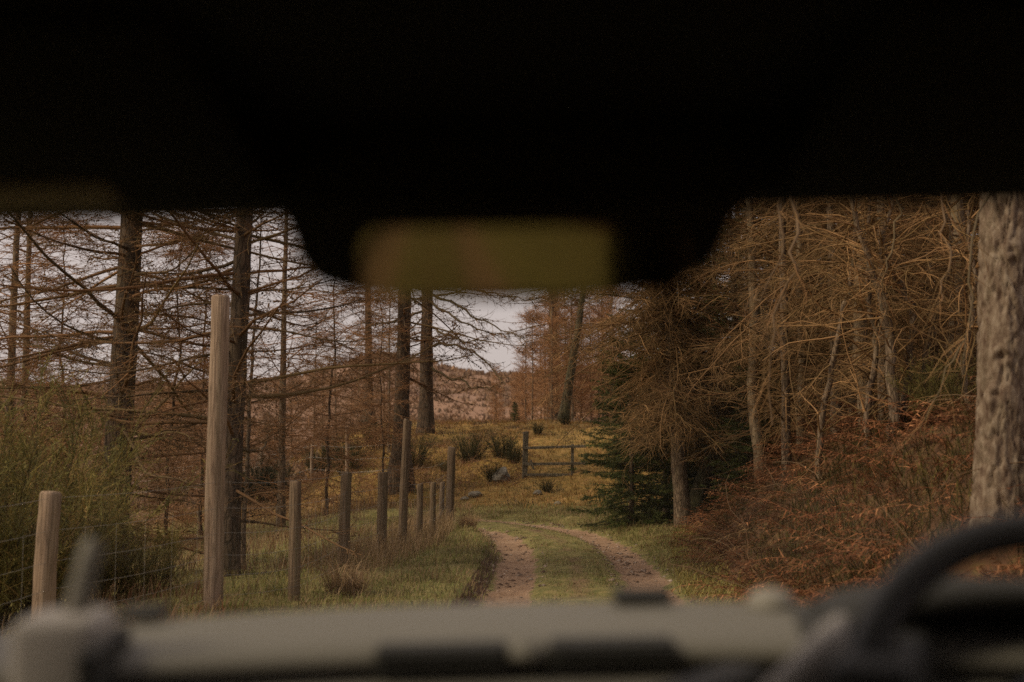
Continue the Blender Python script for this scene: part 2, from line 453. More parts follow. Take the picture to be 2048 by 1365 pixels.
TW_BROWN = [(0.19, 0.105, 0.052), (0.225, 0.118, 0.056), (0.13, 0.085, 0.046), (0.18, 0.12, 0.055)]
TW_ORANGE = [(0.34, 0.180, 0.088), (0.30, 0.155, 0.075), (0.40, 0.215, 0.108), (0.26, 0.14, 0.072)]
TW_RUST = [(0.29, 0.150, 0.073), (0.25, 0.13, 0.064), (0.34, 0.18, 0.09), (0.20, 0.11, 0.056)]
TW_HEATH = [(0.26, 0.155, 0.085), (0.22, 0.14, 0.08), (0.30, 0.17, 0.09), (0.18, 0.12, 0.068)]
TW_OLIVE = [(0.232, 0.134, 0.060), (0.171, 0.108, 0.048), (0.305, 0.174, 0.081), (0.140, 0.086, 0.039)]

def trunk_mesh(H, r0, rng, lean=(0, 0), flare=0.5, bend=0.03, sides=12, name='trunk', rough=0.06):
    K = 26
    z = np.linspace(-0.25, H, K)
    P = np.stack([lean[0] * z + bend * np.cumsum(rng.normal(0, 0.35, K)) * 0.5, lean[1] * z + bend * np.cumsum(rng.normal(0, 0.35, K)) * 0.5, z], -1)
    P[:, :2] -= P[1, :2]
    R = r0 * (1 - z.clip(0) / H * 0.9) ** 0.8 * (1 + flare * np.exp(-z.clip(0) / (3.0 * r0)))
    V, F = tubes(P[None], R[None], sides)
    Vn = V.reshape(K, sides, 3)
    off = 1 + rough * rng.normal(0, 1, (K, sides, 1))
    Vn = P[:, None] + (Vn - P[:, None]) * off
    return make_mesh(name, Vn.reshape(-1, 3), F, smooth=True), P, R

def larch_crown(P, R, H, rng, nb, h0, Lmax, cols, d2=7.0, d3=7.0, droop=0.03, htop=7.0, elev=(-12, 14), l2=0.75, l3=0.22, up=0.1, r1=0.011, kn=1.5, knsize=0.005, twig=1.0, cluster=None, clothe=None):
    """bare larch limbs: long level boughs, side shoots, fine twigs with spurs"""
    g = Geo()
    h = np.where(rng.random(nb) < 0.8, rng.uniform(h0, min(htop, H * 0.95), nb), rng.uniform(min(htop, H * 0.9), H * 0.97, nb))
    base = np.stack([np.interp(h, P[:, 2], P[:, i]) for i in range(3)], -1)
    az = rng.uniform(0, 2 * math.pi, nb)
    if cluster is not None:
        k = rng.random(nb) < 0.55; az[k] = cluster + rng.normal(0, 0.6, k.sum())
    el = np.radians(rng.uniform(*elev, nb))
    d = np.stack([np.cos(az) * np.cos(el), np.sin(az) * np.cos(el), np.sin(el)], -1)
    Lb = Lmax * rng.uniform(0.45, 1.0, nb) * (1 - 0.75 * (h / H)) ** 0.6 * np.where(h < h0 + 0.8, 0.7, 1)
    B = grow(base, d, Lb, 9, droop, 0.075, rng, up)
    if clothe:
        nc, ha, hb = clothe; hc = rng.uniform(ha, hb, nc)
        bc = np.stack([np.interp(hc, P[:, 2], P[:, i]) for i in range(3)], -1); ac = rng.uniform(0, 2 * math.pi, nc)
        Lc = rng.uniform(0.25, 1.0, nc); Bc = grow(bc, np.stack([np.cos(ac), np.sin(ac), rng.uniform(-0.2, 0.5, nc)], -1), Lc, 9, 0.17, 0.1, rng)
        B = np.concatenate([B, Bc]); Lb = np.concatenate([Lb, Lc]); nb = nb + nc
    t = np.linspace(0, 1, 9)[None]
    Rb = (r1 * (0.5 + 0.5 * Lb[:, None])) * (1 - 0.82 * t) + 0.002
    V, F = tubes(B, Rb, 5); g.add(V, F, col=pal(rng, nb, cols, 45) * 0.75)
    pi, tt, b2, dd = offshoots(B, Lb, d2, rng, 0.1, 1.0)
    L2 = l2 * rng.uniform(0.3, 1.0, len(pi)) * (1.05 - 0.6 * tt)
    S2 = grow(b2, dd, L2, 5, droop * 1.6, 0.13, rng, up * 0.7)
    R2 = twig * np.linspace(0.0042, 0.0016, 5)[None] * np.ones((len(pi), 1))
    V, F = tubes(S2, R2, 3); g.add(V, F, col=pal(rng, len(pi), cols, 15))
    p3, t3, b3, d3_ = offshoots(S2, L2, d3, rng, 0.15, 1.0, (30, 80), 0.6)
    L3 = l3 * rng.uniform(0.35, 1.0, len(p3))
    S3 = grow(b3, d3_, L3, 2, droop * 2, 0.15, rng, 0)
    R3 = twig * np.linspace(0.0024, 0.0012, 2)[None] * np.ones((len(p3), 1))
    V, F = tubes(S3, R3, 3); g.add(V, F, col=pal(rng, len(p3), cols, 6))
    if kn:
        V, F = knobs(S3, kn * 0.6, knsize, rng); g.add(V, None, F, col=np.array(cols[0]) * 0.7)
        V, F = knobs(S2, kn * 1.6, knsize * 1.1, rng); g.add(V, None, F, col=np.array(cols[0]) * 0.7)
        V, F = knobs(B, kn * 1.5, knsize * 2.0, rng); g.add(V, None, F, col=np.array(cols[2]) * 0.5)
    return g

class Proto: pass
def larch_proto(seed, H, r0, cols, lean=(0, 0), flare=0.5, bend=0.03, bark='bark', sides=12, rough=0.05, **kw):
    rng = np.random.default_rng(seed); p = Proto()
    p.trunk, P, R = trunk_mesh(H, r0, rng, lean, flare, bend, sides, rough=rough)
    p.trunk.materials.append(M[bark])
    g = larch_crown(P, R, H, rng, cols=cols, **kw)
    p.crown = g.mesh('crown'); p.crown.materials.append(M['twig'])
    return p

def plant(p, name, label, loc, rotz=0.0, s=1.0, group=None, category='tree', tilt=(0, 0)):
    t = thing(name, label, category, loc, (tilt[0], tilt[1], rotz), group)
    t.scale = (s, s, s)
    add_obj('trunk', p.trunk, parent=t); add_obj('crown', p.crown, parent=t)
    return t

def on(px, d):
    x = (px - 1024) / FPX * d * (1 + 0.0)
    return np.array([x, d, gz(x, d)])

# the two big larches behind the fence
pA = larch_proto(101, 12, 0.165, TW_BROWN, (0.028, 0.0), 0.35, 0.02, 'bark', 14, nb=135, h0=0.5, Lmax=3.7, htop=7.0, d2=9.5, d3=11, droop=0.012, elev=(-14, 16), l2=0.85, l3=0.25, knsize=0.0065, r1=0.012)
plant(pA, 'larch_tree', 'thick dark larch rising from behind the olive broom bush, bare level boughs', on(232, 13.4), 0.0)
pB = larch_proto(102, 11, 0.115, TW_BROWN, (0.026, 0.01), 0.35, 0.03, 'bark', 12, nb=115, h0=0.3, Lmax=3.3, htop=6.6, d2=9.5, d3=11, droop=0.012, elev=(-10, 16), l2=0.8, l3=0.25, knsize=0.0062, r1=0.011)
plant(pB, 'larch_tree', 'dark slender larch standing directly behind the tallest fence post', on(462, 12.5), 0.0)
# smaller larches, orange-brown
pO = larch_proto(103, 8.5, 0.075, TW_ORANGE, (0.015, 0.0), 0.4, 0.03, 'bark_flaky', 9, nb=110, h0=0.4, Lmax=2.0, htop=6.5, d2=9, d3=8, droop=0.02, elev=(-8, 32), l2=0.6, l3=0.24, r1=0.008, kn=1.0)
for k, (px, d, rz, s) in enumerate([(18, 18.5, 0.3, 1.05), (52, 19.5, 2.1, 1.0), (-40, 17, 4.0, 1.1)]):
    plant(pO, 'slim_larch', 'slim orange-brown larch standing above the broom bush, beyond the thick dark larch', on(px, d), rz, s, 'slim larches above the broom bush')
pR = larch_proto(108, 7.0, 0.042, TW_RUST, (0.01, 0.0), 0.3, 0.14, 'bark', 8, nb=135, h0=0.3, Lmax=2.7, htop=6.5, d2=9, d3=10, droop=0.05, elev=(-20, 25), l2=0.7, l3=0.30, r1=0.007, kn=0.4, twig=1.35)
pS = larch_proto(104, 5.0, 0.035, TW_BROWN, (0.02, 0.0), 0.3, 0.06, 'bark_flaky', 7, nb=46, h0=0.2, Lmax=1.5, htop=4.6, d2=7, d3=6, droop=0.01, elev=(-5, 35), l2=0.5, r1=0.007, kn=1.0)
plant(pS, 'larch_sapling', 'thin larch sapling beside the foot of the larch behind the tallest post', on(492, 13.3), 0.5, 0.85)
plant(pO, 'slim_larch', 'slim larch between the tallest fence post and the twin larches on the mound', on(566, 22), 1.2, 1.0)

for k, (px, d, rz, s_) in enumerate([(335, 20, 0.4, 0.80), (408, 24, 2.0, 0.9), (655, 25, 1.0, 0.85), (770, 27, 2.7, 0.7), (135, 21, 4.4, 0.85)]):
    plant(pR, 'slim_larch', 'slim rusty larch with hanging twigs on the slope behind the fence posts', on(px, d), rz, s_, 'slim rusty larches behind the fence')

# larches on and around the mound
pC = larch_proto(105, 15, 0.185, TW_BROWN, (0.012, 0.0), 1.5, 0.03, 'bark', 14, nb=62, h0=2.6, Lmax=3.6, htop=9.5, d2=5.5, d3=5.5, droop=0.035, elev=(-16, 8), l2=1.0, l3=0.28, r1=0.013, kn=1.6, knsize=0.009, twig=1.3)
hC = hit(800, 985)
plant(pC, 'larch_tree', 'old larch with a flared root base behind the wire fence, before the mossy mound', hC, 0.4, 1.0)
pD = larch_proto(106, 15, 0.20, TW_BROWN, (0.004, 0.0), 0.5, 0.03, 'bark', 12, nb=48, h0=2.6, Lmax=3.4, htop=10.5, d2=5.5, d3=5.0, droop=0.03, elev=(-20, 6), l2=1.1, l3=0.3, r1=0.015, kn=1.8, knsize=0.010, twig=1.35, cluster=PI)
tD = plant(pD, 'larch_tree', 'straight larch just behind the flared old larch, long boughs reaching out over the mound', on(852, 34), 0.0, 1.0)
bough = [[(855, 585), (905, 605), (950, 635), (1000, 655), (1055, 685)], [(853, 600), (900, 630), (960, 660), (1010, 672)], [(856, 650), (890, 668), (925, 680), (965, 682)],
         [(856, 690), (900, 690), (950, 705), (985, 740), (1010, 770)], [(852, 730), (900, 755), (950, 775), (990, 775)], [(856, 560), (930, 575), (1000, 590), (1060, 600)], [(850, 620), (800, 640), (740, 650), (680, 690)]]
rng = np.random.default_rng(66); g = Geo(); DL = np.array(on(852, 34))
BP = np.stack([smooth_path([at(px, py, 34 - 0.45 * i) for i, (px, py) in enumerate(p_)], 14) for p_ in bough]) - DL
BP[:, 1:] += rng.normal(0, 0.03, BP[:, 1:].shape)
V, F = tubes(BP, np.linspace(0.045, 0.010, 14)[None] * np.ones((len(BP), 1)), 6); g.add(V, F, col=(0.10, 0.075, 0.042))
pi, tt, b2, dd = offshoots(BP, np.full(len(BP), 3.0), 11, rng, 0.1, 1.0)
L2 = 0.9 * rng.uniform(0.25, 1, len(pi)); S2 = grow(b2, dd, L2, 5, 0.10, 0.14, rng, 0.15)
V, F = tubes(S2, np.linspace(0.010, 0.004, 5)[None] * np.ones((len(pi), 1)), 3); g.add(V, F, col=pal(rng, len(pi), TW_BROWN, 15))
p3, t3, b3, d3_ = offshoots(S2, L2, 8, rng, 0.1, 1.0); S3 = grow(b3, d3_, 0.3 * rng.uniform(0.3, 1, len(p3)), 3, 0.1, 0.2, rng)
V, F = tubes(S3, np.linspace(0.005, 0.003, 3)[None] * np.ones((len(p3), 1)), 3); g.add(V, F, col=pal(rng, len(p3), TW_BROWN, 9))
V, F = knobs(S2, 2.0, 0.013, rng); g.add(V, None, F, col=(0.05, 0.033, 0.02))
add_obj('bough', g.mesh('bough'), M['twig'], tD)
plant(pC, 'larch_tree', 'larch with a crooked pale lower trunk beyond the wire fence, before the brown hill', on(738, 37), 2.6, 0.72)
plant(pC, 'larch_tree', 'tall larch behind the orange larch thicket on top of the mound', on(1108, 46), 4.1, 1.05)
pL = larch_proto(107, 9, 0.20, TW_BROWN, (0.16, 0.02), 0.3, 0.05, 'bark_green', 12, nb=90, h0=1.0, Lmax=3.2, htop=7.5, d2=7, d3=7, droop=0.06, elev=(-25, 10), l2=0.9, l3=0.3, twig=1.3, kn=1.0, knsize=0.008)
hL = on(1126, 38.0)
plant(pL, 'larch_tree', 'leaning larch with mossy bark on the mound behind the wooden gate', hL, 0.0, 0.8)

# young larch thicket behind the mound and over the heath, orange in winter
yl = [larch_proto(110 + i, 6.5, 0.05, TW_ORANGE, (0.01 * (i - 1), 0), 0.3, 0.05, 'bark_flaky', 6, nb=112, h0=0.2, Lmax=1.5, htop=6.2, d2=9, d3=6.0, droop=0.0, elev=(5, 50), l2=0.65, l3=0.34, up=0.05, r1=0.007, kn=0, twig=2.0) for i in range(3)]
hl_ = [larch_proto(115 + i, 6.0, 0.05, TW_HEATH, (0.01 * (i - 1), 0), 0.3, 0.05, 'bark_flaky', 6, nb=110, h0=0.3, Lmax=1.8, htop=5.6, d2=8, d3=6.0, droop=0.0, elev=(-5, 40), l2=0.7, l3=0.34, up=0.05, r1=0.007, kn=0, twig=1.7) for i in range(2)]
rg = np.random.default_rng(5)
for k in range(34):
    px = 985 + 250 * (k % 17) / 16 + rg.uniform(-12, 12); d = rg.uniform(41, 60)
    plant(yl[k % 3], 'young_larch', 'young orange-brown larch in the thicket on the mound behind the wooden gate', on(px, d), rg.uniform(0, 6.28), rg.uniform(0.8, 1.05) * (0.36 + 0.64 * float(sstep(1000, 1090, px))), 'young larches behind the gate')
for k in range(30):
    px = -20 + 800 * (k % 15) / 14 + rg.uniform(-25, 25); d = rg.uniform(26, 50)
    if 430 < px < 640: d = max(d, 40)
    plant(hl_[k % 2], 'young_larch', 'young brown larch growing on the heath beyond the wire fence', on(px, d), rg.uniform(0, 6.28), rg.uniform(0.45, 0.8), 'young larches on the heath beyond the fence')

# the larch by the bend and its leaning neighbour
p1 = larch_proto(120, 10, 0.128, TW_OLIVE, (-0.055, 0.0), 0.25, 0.025, 'bark_flaky', 14, nb=190, h0=1.75, Lmax=3.2, htop=6.0, d2=9.5, d3=8.5, droop=0.075, elev=(-30, 15), l2=0.85, l3=0.36, r1=0.008, kn=0.2, twig=1.1, clothe=(260, 1.65, 4.5))
h1 = hit(1366, 1060)
plant(p1, 'larch_tree', 'larch with a bare flaky lower trunk beside the bend of the track, twigs drooping above', h1, 0.0, 1.0)
p2 = larch_proto(121, 8, 0.13, TW_OLIVE, (0.34, 0.05), 0.3, 0.04, 'bark_green', 12, nb=110, h0=1.5, Lmax=2.8, htop=6, d2=8, d3=7, droop=0.05, elev=(-20, 25), l2=0.8, l3=0.3, kn=0, twig=1.25)
plant(p2, 'larch_tree', 'leaning greenish trunk next to the flaky larch at the bend', h1 + np.array([0.22, 0.75, gz(h1[0] + .22, h1[1] + .75) - h1[2]]), 0.0, 1.0)

# dense bare wood on the bank
pw = [larch_proto(130 + i, 9.0, [0.07, 0.095, 0.06][i], [TW_OLIVE, TW_BROWN, TW_OLIVE][i], (0.02 * (i - 1), 0), 0.3, [0.09, 0.16, 0.06][i], ['bark_wood', 'bark_wood', 'bark_flaky'][i], 8, nb=96, h0=0.5, Lmax=2.5, htop=5.6, d2=9.5, d3=10, droop=[0.06, 0.03, 0.11][i], elev=(-20, 45), l2=0.75, l3=0.30, kn=0.0, r1=0.009, twig=1.1) for i in range(3)]
spots = [(1478, 20), (1520, 18), (1572, 15.5), (1603, 16.5), (1640, 19), (1672, 15), (1705, 17.5), (1733, 14), (1768, 12.6), (1800, 15), (1832, 17.5), (1868, 13.5), (1893, 16), (1915, 12.2), (1940, 15), (1975, 17), (2030, 13), (2090, 11.5), (1440, 23), (1560, 22), (1690, 22), (1800, 21)]
for k, (px, d) in enumerate(spots):
    plant(pw[k % 3], 'bare_tree', 'thin bare tree in the dense wood on top of the bracken bank', on(px, d), rg.uniform(0, 6.28), rg.uniform(0.8, 1.15), 'thin bare trees on the bank')

stems = [[(1790, 880, 11.5), (1782, 760, 11.5), (1778, 650, 11.5), (1752, 560, 11.4), (1712, 430, 11.3), (1690, 330, 11.2)], [(1795, 880, 11.6), (1822, 720, 11.6), (1826, 620, 11.5), (1790, 555, 11.5), (1765, 500, 11.4), (1790, 400, 11.3)],
         [(1735, 830, 11.8), (1752, 700, 11.8), (1740, 610, 11.8), (1735, 500, 11.8), (1740, 360, 11.8)], [(1640, 860, 12.5), (1668, 700, 12.3), (1700, 560, 12.2), (1712, 450, 12.0), (1700, 340, 12)],
         [(1880, 900, 11.8), (1850, 760, 11.7), (1870, 640, 11.6), (1900, 520, 11.4), (1892, 380, 11.3)], [(1960, 900, 11.0), (1930, 740, 11.0), (1945, 600, 10.9), (1935, 420, 10.8)]]
rng = np.random.default_rng(68)
for k, st_ in enumerate(stems):
    p_ = np.array([at(*q) for q in st_]); b0 = np.array([p_[0][0], p_[0][1], gz(p_[0][0], p_[0][1]) - 0.1])
    SP = smooth_path(np.concatenate([[b0], p_]), 26) - b0; SP[1:, :2] += rng.normal(0, 0.014, (25, 2))
    t_ = thing('crooked_stem', 'crooked bare stem winding up among the thin trees above the bracken', 'tree', b0, group='crooked stems in the wood')
    V, F = tubes(SP[None], np.linspace([0.075, 0.05, 0.04, 0.04, 0.04, 0.035][k], 0.016, 26)[None], 8); tm_ = make_mesh('trunk', V, F, smooth=True); tm_.materials.append(M['bark_flaky']); add_obj('trunk', tm_, parent=t_)
    g = Geo(); ln_ = np.linalg.norm(np.diff(SP, axis=0), axis=1).sum()
    pi, tt, b2, dd = offshoots(SP[None], np.array([ln_]), 16, rng, 0.12, 1.0, (35, 80), 0.5)
    L2 = 1.1 * rng.uniform(0.3, 1, len(pi)); S2 = grow(b2, dd, L2, 6, 0.06, 0.16, rng)
    V, F = tubes(S2, np.linspace(0.010, 0.003, 6)[None] * np.ones((len(pi), 1)), 4); g.add(V, F, col=pal(rng, len(pi), TW_OLIVE, 24))
    p3, t3, b3, d3_ = offshoots(S2, L2, 9, rng); S3 = grow(b3, d3_, 0.4 * rng.uniform(0.3, 1, len(p3)), 4, 0.08, 0.15, rng)
    V, F = tubes(S3, np.linspace(0.003, 0.0015, 4)[None] * np.ones((len(p3), 1)), 3); g.add(V, F, col=pal(rng, len(p3), TW_OLIVE, 12))
    add_obj('crown', g.mesh('crown'), M['twig'], t_)

# spruces
def spruce_proto(seed, H, r0, nb, Lmax, h0=0.15, dens=11, needle=0.055, shape=0.75):
    rng = np.random.default_rng(seed); p = Proto()
    p.trunk, P, R = trunk_mesh(H, r0, rng, (0, 0), 0.4, 0.01, 8); p.trunk.materials.append(M['bark'])
    g = Geo()
    h = h0 + (H * 0.98 - h0) * rng.uniform(0, 1, nb) ** 1.15
    az = rng.uniform(0, 2 * PI, nb); el = np.radians(-8 + 35 * (h / H))
    d = np.stack([np.cos(az) * np.cos(el), np.sin(az) * np.cos(el), np.sin(el)], -1)
    Lb = Lmax * rng.uniform(0.6, 1.0, nb) * (1 - h / H) ** shape + 0.12
    base = np.stack([np.zeros(nb), np.zeros(nb), h], -1)
    B = grow(base, d, Lb, 7, 0.05, 0.05, rng, 0.16)
    Rb = 0.011 * (1 - 0.85 * np.linspace(0, 1, 7))[None] * np.ones((nb, 1))
    V, F = tubes(B, Rb, 3); g.add(V, F, col=(0.05, 0.035, 0.022))
    pi, tt, b2, dd = offshoots(B, Lb, dens, rng, 0.12, 1.0, (25, 65), 0.25)
    L2 = 0.42 * rng.uniform(0.4, 1.0, len(pi)) * (1.1 - 0.6 * tt)
    S2 = grow(b2, dd, L2, 4, 0.07, 0.08, rng, 0)
    S = np.concatenate([S2.reshape(-1, 4, 3)])
    greens = [(0.042, 0.055, 0.017), (0.060, 0.076, 0.022), (0.090, 0.100, 0.030), (0.048, 0.054, 0.020), (0.12, 0.115, 0.038)]
    nn = 18
    n = len(S); t = np.tile(np.linspace(0.03, 1, nn), n) * 3
    k = np.minimum(t.astype(int), 2); f = (t - k)[:, None]; ix = np.repeat(np.arange(n), nn)
    a, b_ = S[ix, k], S[ix, k + 1]; pos = a * (1 - f) + b_ * f; T = norm(b_ - a)
    sd = norm(np.cross(T, rng.normal(0, 1, T.shape)))
    nd = norm(T * 0.8 + sd); w = norm(np.cross(nd, rng.normal(0, 1, nd.shape)))
    ln = (needle * rng.uniform(0.6, 1.2, len(ix)))[:, None]
    V = np.stack([pos - w * 0.009, pos + w * 0.009, pos + nd * ln], 1).reshape(-1, 3)
    g.add(V, None, np.arange(len(V)).reshape(-1, 3), col=np.repeat(pal(rng, n, greens, nn, 0.3), 3, axis=0))
    p.crown = g.mesh('crown'); p.crown.materials.append(M['needle'])
    return p
sp1 = spruce_proto(201, 5.2, 0.07, 270, 1.65, 0.05, 17, 0.06, 0.5)
sp2 = spruce_proto(202, 9.5, 0.11, 220, 2.4, 0.3, 12, 0.07)
hs = hit(1290, 1035)
plant(sp1, 'spruce_tree', 'dark green young spruce beside the bend, sweeping to the grass', on(1262, h1[1] + 1.0), 0.0, 0.66)
plant(sp1, 'spruce_tree', 'dark spruce crowding the flaky larch at the bend, between it and the sweeping young spruce', on(1330, h1[1] + 2.3), 1.1, 0.80)
plant(sp1, 'spruce_tree', 'dark green spruce branching low behind the flaky larch at the bend', on(1425, h1[1] + 2.7), 2.0, 0.84)
plant(sp1, 'spruce_tree', 'low spruce on the bank between the leaning trunk and the bracken', on(1500, 18.6), 4.0, 0.46)
for k, (px, d, s) in enumerate([(1330, 29, 0.8), (1420, 27, 0.9), (1500, 25.5, 1.0), (1580, 26.5, 1.05), (1655, 24.5, 1.0), (1730, 25.5, 1.1), (1800, 24, 1.0), (1870, 23, 1.05), (1940, 22, 1.1), (2020, 21, 1.1), (1620, 32, 1.2), (1760, 31, 1.2), (1900, 29, 1.2), (1480, 33, 1.15), (2110, 18, 1.0)]):
    plant(sp2, 'spruce_tree', 'tall dark spruce deep in the wood behind the thin bare trees', on(px, d), k * 1.7, s, 'tall spruces behind the bare trees')

# near larch with scaly bark on the bank
def plates(x, y, s, per):
    """distance to the nearest crack of a random cellular pattern that closes around the trunk"""
    ix, iy = np.floor(x).astype(np.int64), np.floor(y).astype(np.int64)
    f1 = np.full(x.shape, 9.0); f2 = np.full(x.shape, 9.0)
    for a in (-1, 0, 1):
        for b_ in (-1, 0, 1):
            jx = (ix + a) % per
            d = np.hypot(ix + a + _hash(jx, iy + b_, 0, s) - x, iy + b_ + _hash(jx, iy + b_, 1, s + 9) - y)
            f2 = np.where(d < f1, f1, np.minimum(f2, d)); f1 = np.minimum(f1, d)
    return f2 - f1
def near_trunk():
    K, S = 380, 92
    z = np.linspace(-0.4, 7.0, K); a = np.arange(S) * 2 * PI / S
    A, Z = np.meshgrid(a, z)
    r = 0.138 * (1 - 0.03 * Z) * (1 + 0.25 * np.exp(-(Z + 0.2).clip(0) / 0.5))
    c_, s_ = np.cos(A), np.sin(A)
    wx = fbm(c_ * 2.2 + 9, s_ * 2.2 + Z * 4.0, 71, 4) - 0.5; wz = fbm(c_ * 2.5 + Z * 3.3, s_ * 2.5 + 4, 72, 4) - 0.5
    u = A / (2 * PI)
    big = plates(u * 12 + 2.0 * wx, Z * 3.0 + 1.6 * wz, 75, 12)
    sml = plates(u * 25 + 3.0 * wx, Z * 7.5 + 3.0 * wz, 76, 25)
    lift = fbm(c_ * 6 + Z * 0.9, s_ * 6 + Z * 2.2, 77, 5) - 0.5
    disp = 0.026 * np.clip(big * 4.5, 0, 1) + 0.008 * np.clip(sml * 3.5, 0, 1) + 0.030 * lift + 0.03 * (fbm(c_ * 1.2 + 3, s_ * 1.2 + Z * 0.9, 78, 2) - 0.5)
    for (ka, kz, kr, kh) in [(4.55, 1.75, 0.05, 0.045), (4.25, 1.05, 0.06, 0.05), (4.0, 0.80, 0.055, 0.045), (4.6, 2.3, 0.045, 0.03)]:
        dd = np.hypot((A - ka) * 0.15, Z - kz)
        disp = disp + kh * np.exp(-(dd / kr) ** 2) - 1.2 * kh * np.exp(-(dd / (0.5 * kr)) ** 2)
    rad = r + disp
    cx = 0.048 * Z
    V = np.stack([cx + rad * c_, rad * s_, Z], -1).reshape(-1, 3)
    i = np.arange(K * S).reshape(K, S); j = np.roll(i, -1, 1)
    F = np.stack([i[:-1], j[:-1], j[1:], i[1:]], -1).reshape(-1, 4)
    return make_mesh('trunk', V, F, smooth=True)
nx, ny = (1994 - 1024) / FPX * 8.0, 8.0
nt_loc = np.array([nx, ny, gz(nx, ny)])
near = thing('larch_tree', 'thick larch with pale scaly bark standing on the bank beside the car', 'tree', nt_loc)
tm = near_trunk(); tm.materials.append(M['bark_near']); add_obj('trunk', tm, parent=near)
rng = np.random.default_rng(77)
g = Geo()
Pn = np.stack([0.048 * np.linspace(0, 6.9, 20), np.zeros(20), np.linspace(0, 6.9, 20)], -1)
gcr = larch_crown(Pn, None, 7.2, rng, nb=46, h0=2.6, Lmax=2.6, cols=TW_OLIVE, d2=6, d3=6, droop=0.06, htop=6.8, l2=0.7, kn=1.0, elev=(-10, 25))
# pendulous boughs that hang in front of the wood
hang = [[(1700, 250, 7.6), (1600, 330, 7.0), (1592, 430, 6.8), (1586, 520, 6.7), (1555, 600, 6.8), (1538, 680, 6.8), (1545, 850, 6.9)],
        [(1660, 300, 7.4), (1560, 380, 7.0), (1562, 470, 6.9), (1540, 560, 6.9), (1490, 620, 7.0)],
        [(1850, 300, 7.6), (1890, 420, 7.4), (1897, 540, 7.3), (1880, 610, 7.3)],
        [(1990, 330, 8.0), (1945, 480, 7.6), (1943, 600, 7.5), (1915, 700, 7.5), (1880, 770, 7.5), (1840, 860, 7.6)],
        [(1790, 330, 9.0), (1800, 430, 9.2), (1768, 540, 9.3), (1770, 640, 9.5)]]
HP = np.stack([smooth_path([at(*q) for q in pth], 16) for pth in hang]) - nt_loc
HP[:, 1:-1] += rng.normal(0, 0.018, HP[:, 1:-1].shape)
HR = np.linspace(0.011, 0.0035, 16)[None] * np.array([1.1, 0.9, 0.8, 0.8, 0.9])[:len(hang), None]
V, F = tubes(HP, HR, 6); gcr.add(V, F, col=np.repeat(pal(rng, len(hang), [(0.19, 0.125, 0.075), (0.16, 0.12, 0.07)], 1), 16 * 6, axis=0))
HLn = np.linalg.norm(np.diff(HP, axis=1), axis=2).sum(1)
pi, tt, b2, dd = offshoots(HP, HLn, 15, rng, 0.15, 1.0, (20, 60), 0.8)
L2 = 0.42 * rng.uniform(0.3, 1, len(pi)); S2 = grow(b2, dd, L2, 5, 0.12, 0.18, rng)
V, F = tubes(S2, np.linspace(0.0026, 0.0010, 5)[None] * np.ones((len(pi), 1)), 3); gcr.add(V, F, col=pal(rng, len(pi), TW_OLIVE + TW_ORANGE[:1], 15))
add_obj('crown', gcr.mesh('crown'), M['twig'], near)

# ------------------------------------------------------------------ shrubs
def broom_proto(seed, H, W, n, cols, K=6, rad=0.0035, sub=5.0, leaf=True):
    """a shrub of many whippy upright green stems, with side shoots and tiny leaves"""
    rng = np.random.default_rng(seed); g = Geo()
    az = rng.uniform(0, 2 * PI, n); rr = W * 0.30 * np.sqrt(rng.random(n))
    base = np.stack([rr * np.cos(az), rr * np.sin(az), np.full(n, -0.05)], -1)
    sp = rng.uniform(0.05, 0.75, n) * W / H
    d = np.stack([np.cos(az) * sp, np.sin(az) * sp, np.ones(n)], -1)
    Lh = H * rng.uniform(0.55, 1.08, n)
    S = grow(base, d, Lh, K, 0.03, 0.11, rng)
    V, F = tubes(S, rad * 2.0 * (1 - 0.8 * np.linspace(0, 1, K))[None] * np.ones((n, 1)), 3); g.add(V, F, col=pal(rng, n, [(0.09, 0.06, 0.032), (0.07, 0.055, 0.025)], K * 3))
    pi, tt, b2, dd = offshoots(S, Lh, sub * 3.2, rng, 0.22, 1.0, (22, 68), 0.9)
    L2 = 0.17 * H * rng.uniform(0.3, 1.0, len(pi)).clip(0, 1)
    S2 = grow(b2, dd + np.array([0, 0, 0.15]), L2, 4, 0.0, 0.10, rng)
    V, F = tubes(S2, rad * np.linspace(1, 0.45, 4)[None] * np.ones((len(pi), 1)), 3); g.add(V, F, col=pal(rng, len(pi), cols, 12, 0.35))
    if leaf:
        nn = 7; nS = len(S2); ix = np.repeat(np.arange(nS), nn); t = np.tile(np.linspace(0.15, 1, nn), nS) * 3
        k = np.minimum(t.astype(int), 2); f = (t - k)[:, None]; pos = S2[ix, k] * (1 - f) + S2[ix, k + 1] * f
        T = norm(S2[ix, k + 1] - S2[ix, k]); nd = norm(T + 0.9 * rng.normal(0, 1, T.shape)); w = norm(np.cross(nd, rng.normal(0, 1, nd.shape)))
        ln = (0.028 * (H / 1.5) ** 0.5 * rng.uniform(0.6, 1.3, len(ix)))[:, None]
        V = np.stack([pos - w * 0.0045, pos + w * 0.0045, pos + nd * ln], 1).reshape(-1, 3)
        g.add(V, None, np.arange(len(V)).reshape(-1, 3), col=np.repeat(pal(rng, nS, cols, nn, 0.35), 3, axis=0))
    return g.mesh('stems')
OLV = [(0.250, 0.206, 0.066), (0.200, 0.181, 0.058), (0.300, 0.231, 0.072), (0.163, 0.156, 0.050), (0.325, 0.213, 0.084), (0.138, 0.125, 0.043)]
DKG = [(0.060, 0.066, 0.026), (0.085, 0.082, 0.034), (0.045, 0.05, 0.022), (0.11, 0.085, 0.038)]
br1 = broom_proto(301, 2.2, 1.7, 130, OLV, sub=7.5, leaf=True); br2 = broom_proto(302, 1.25, 1.2, 80, OLV, sub=6.5)
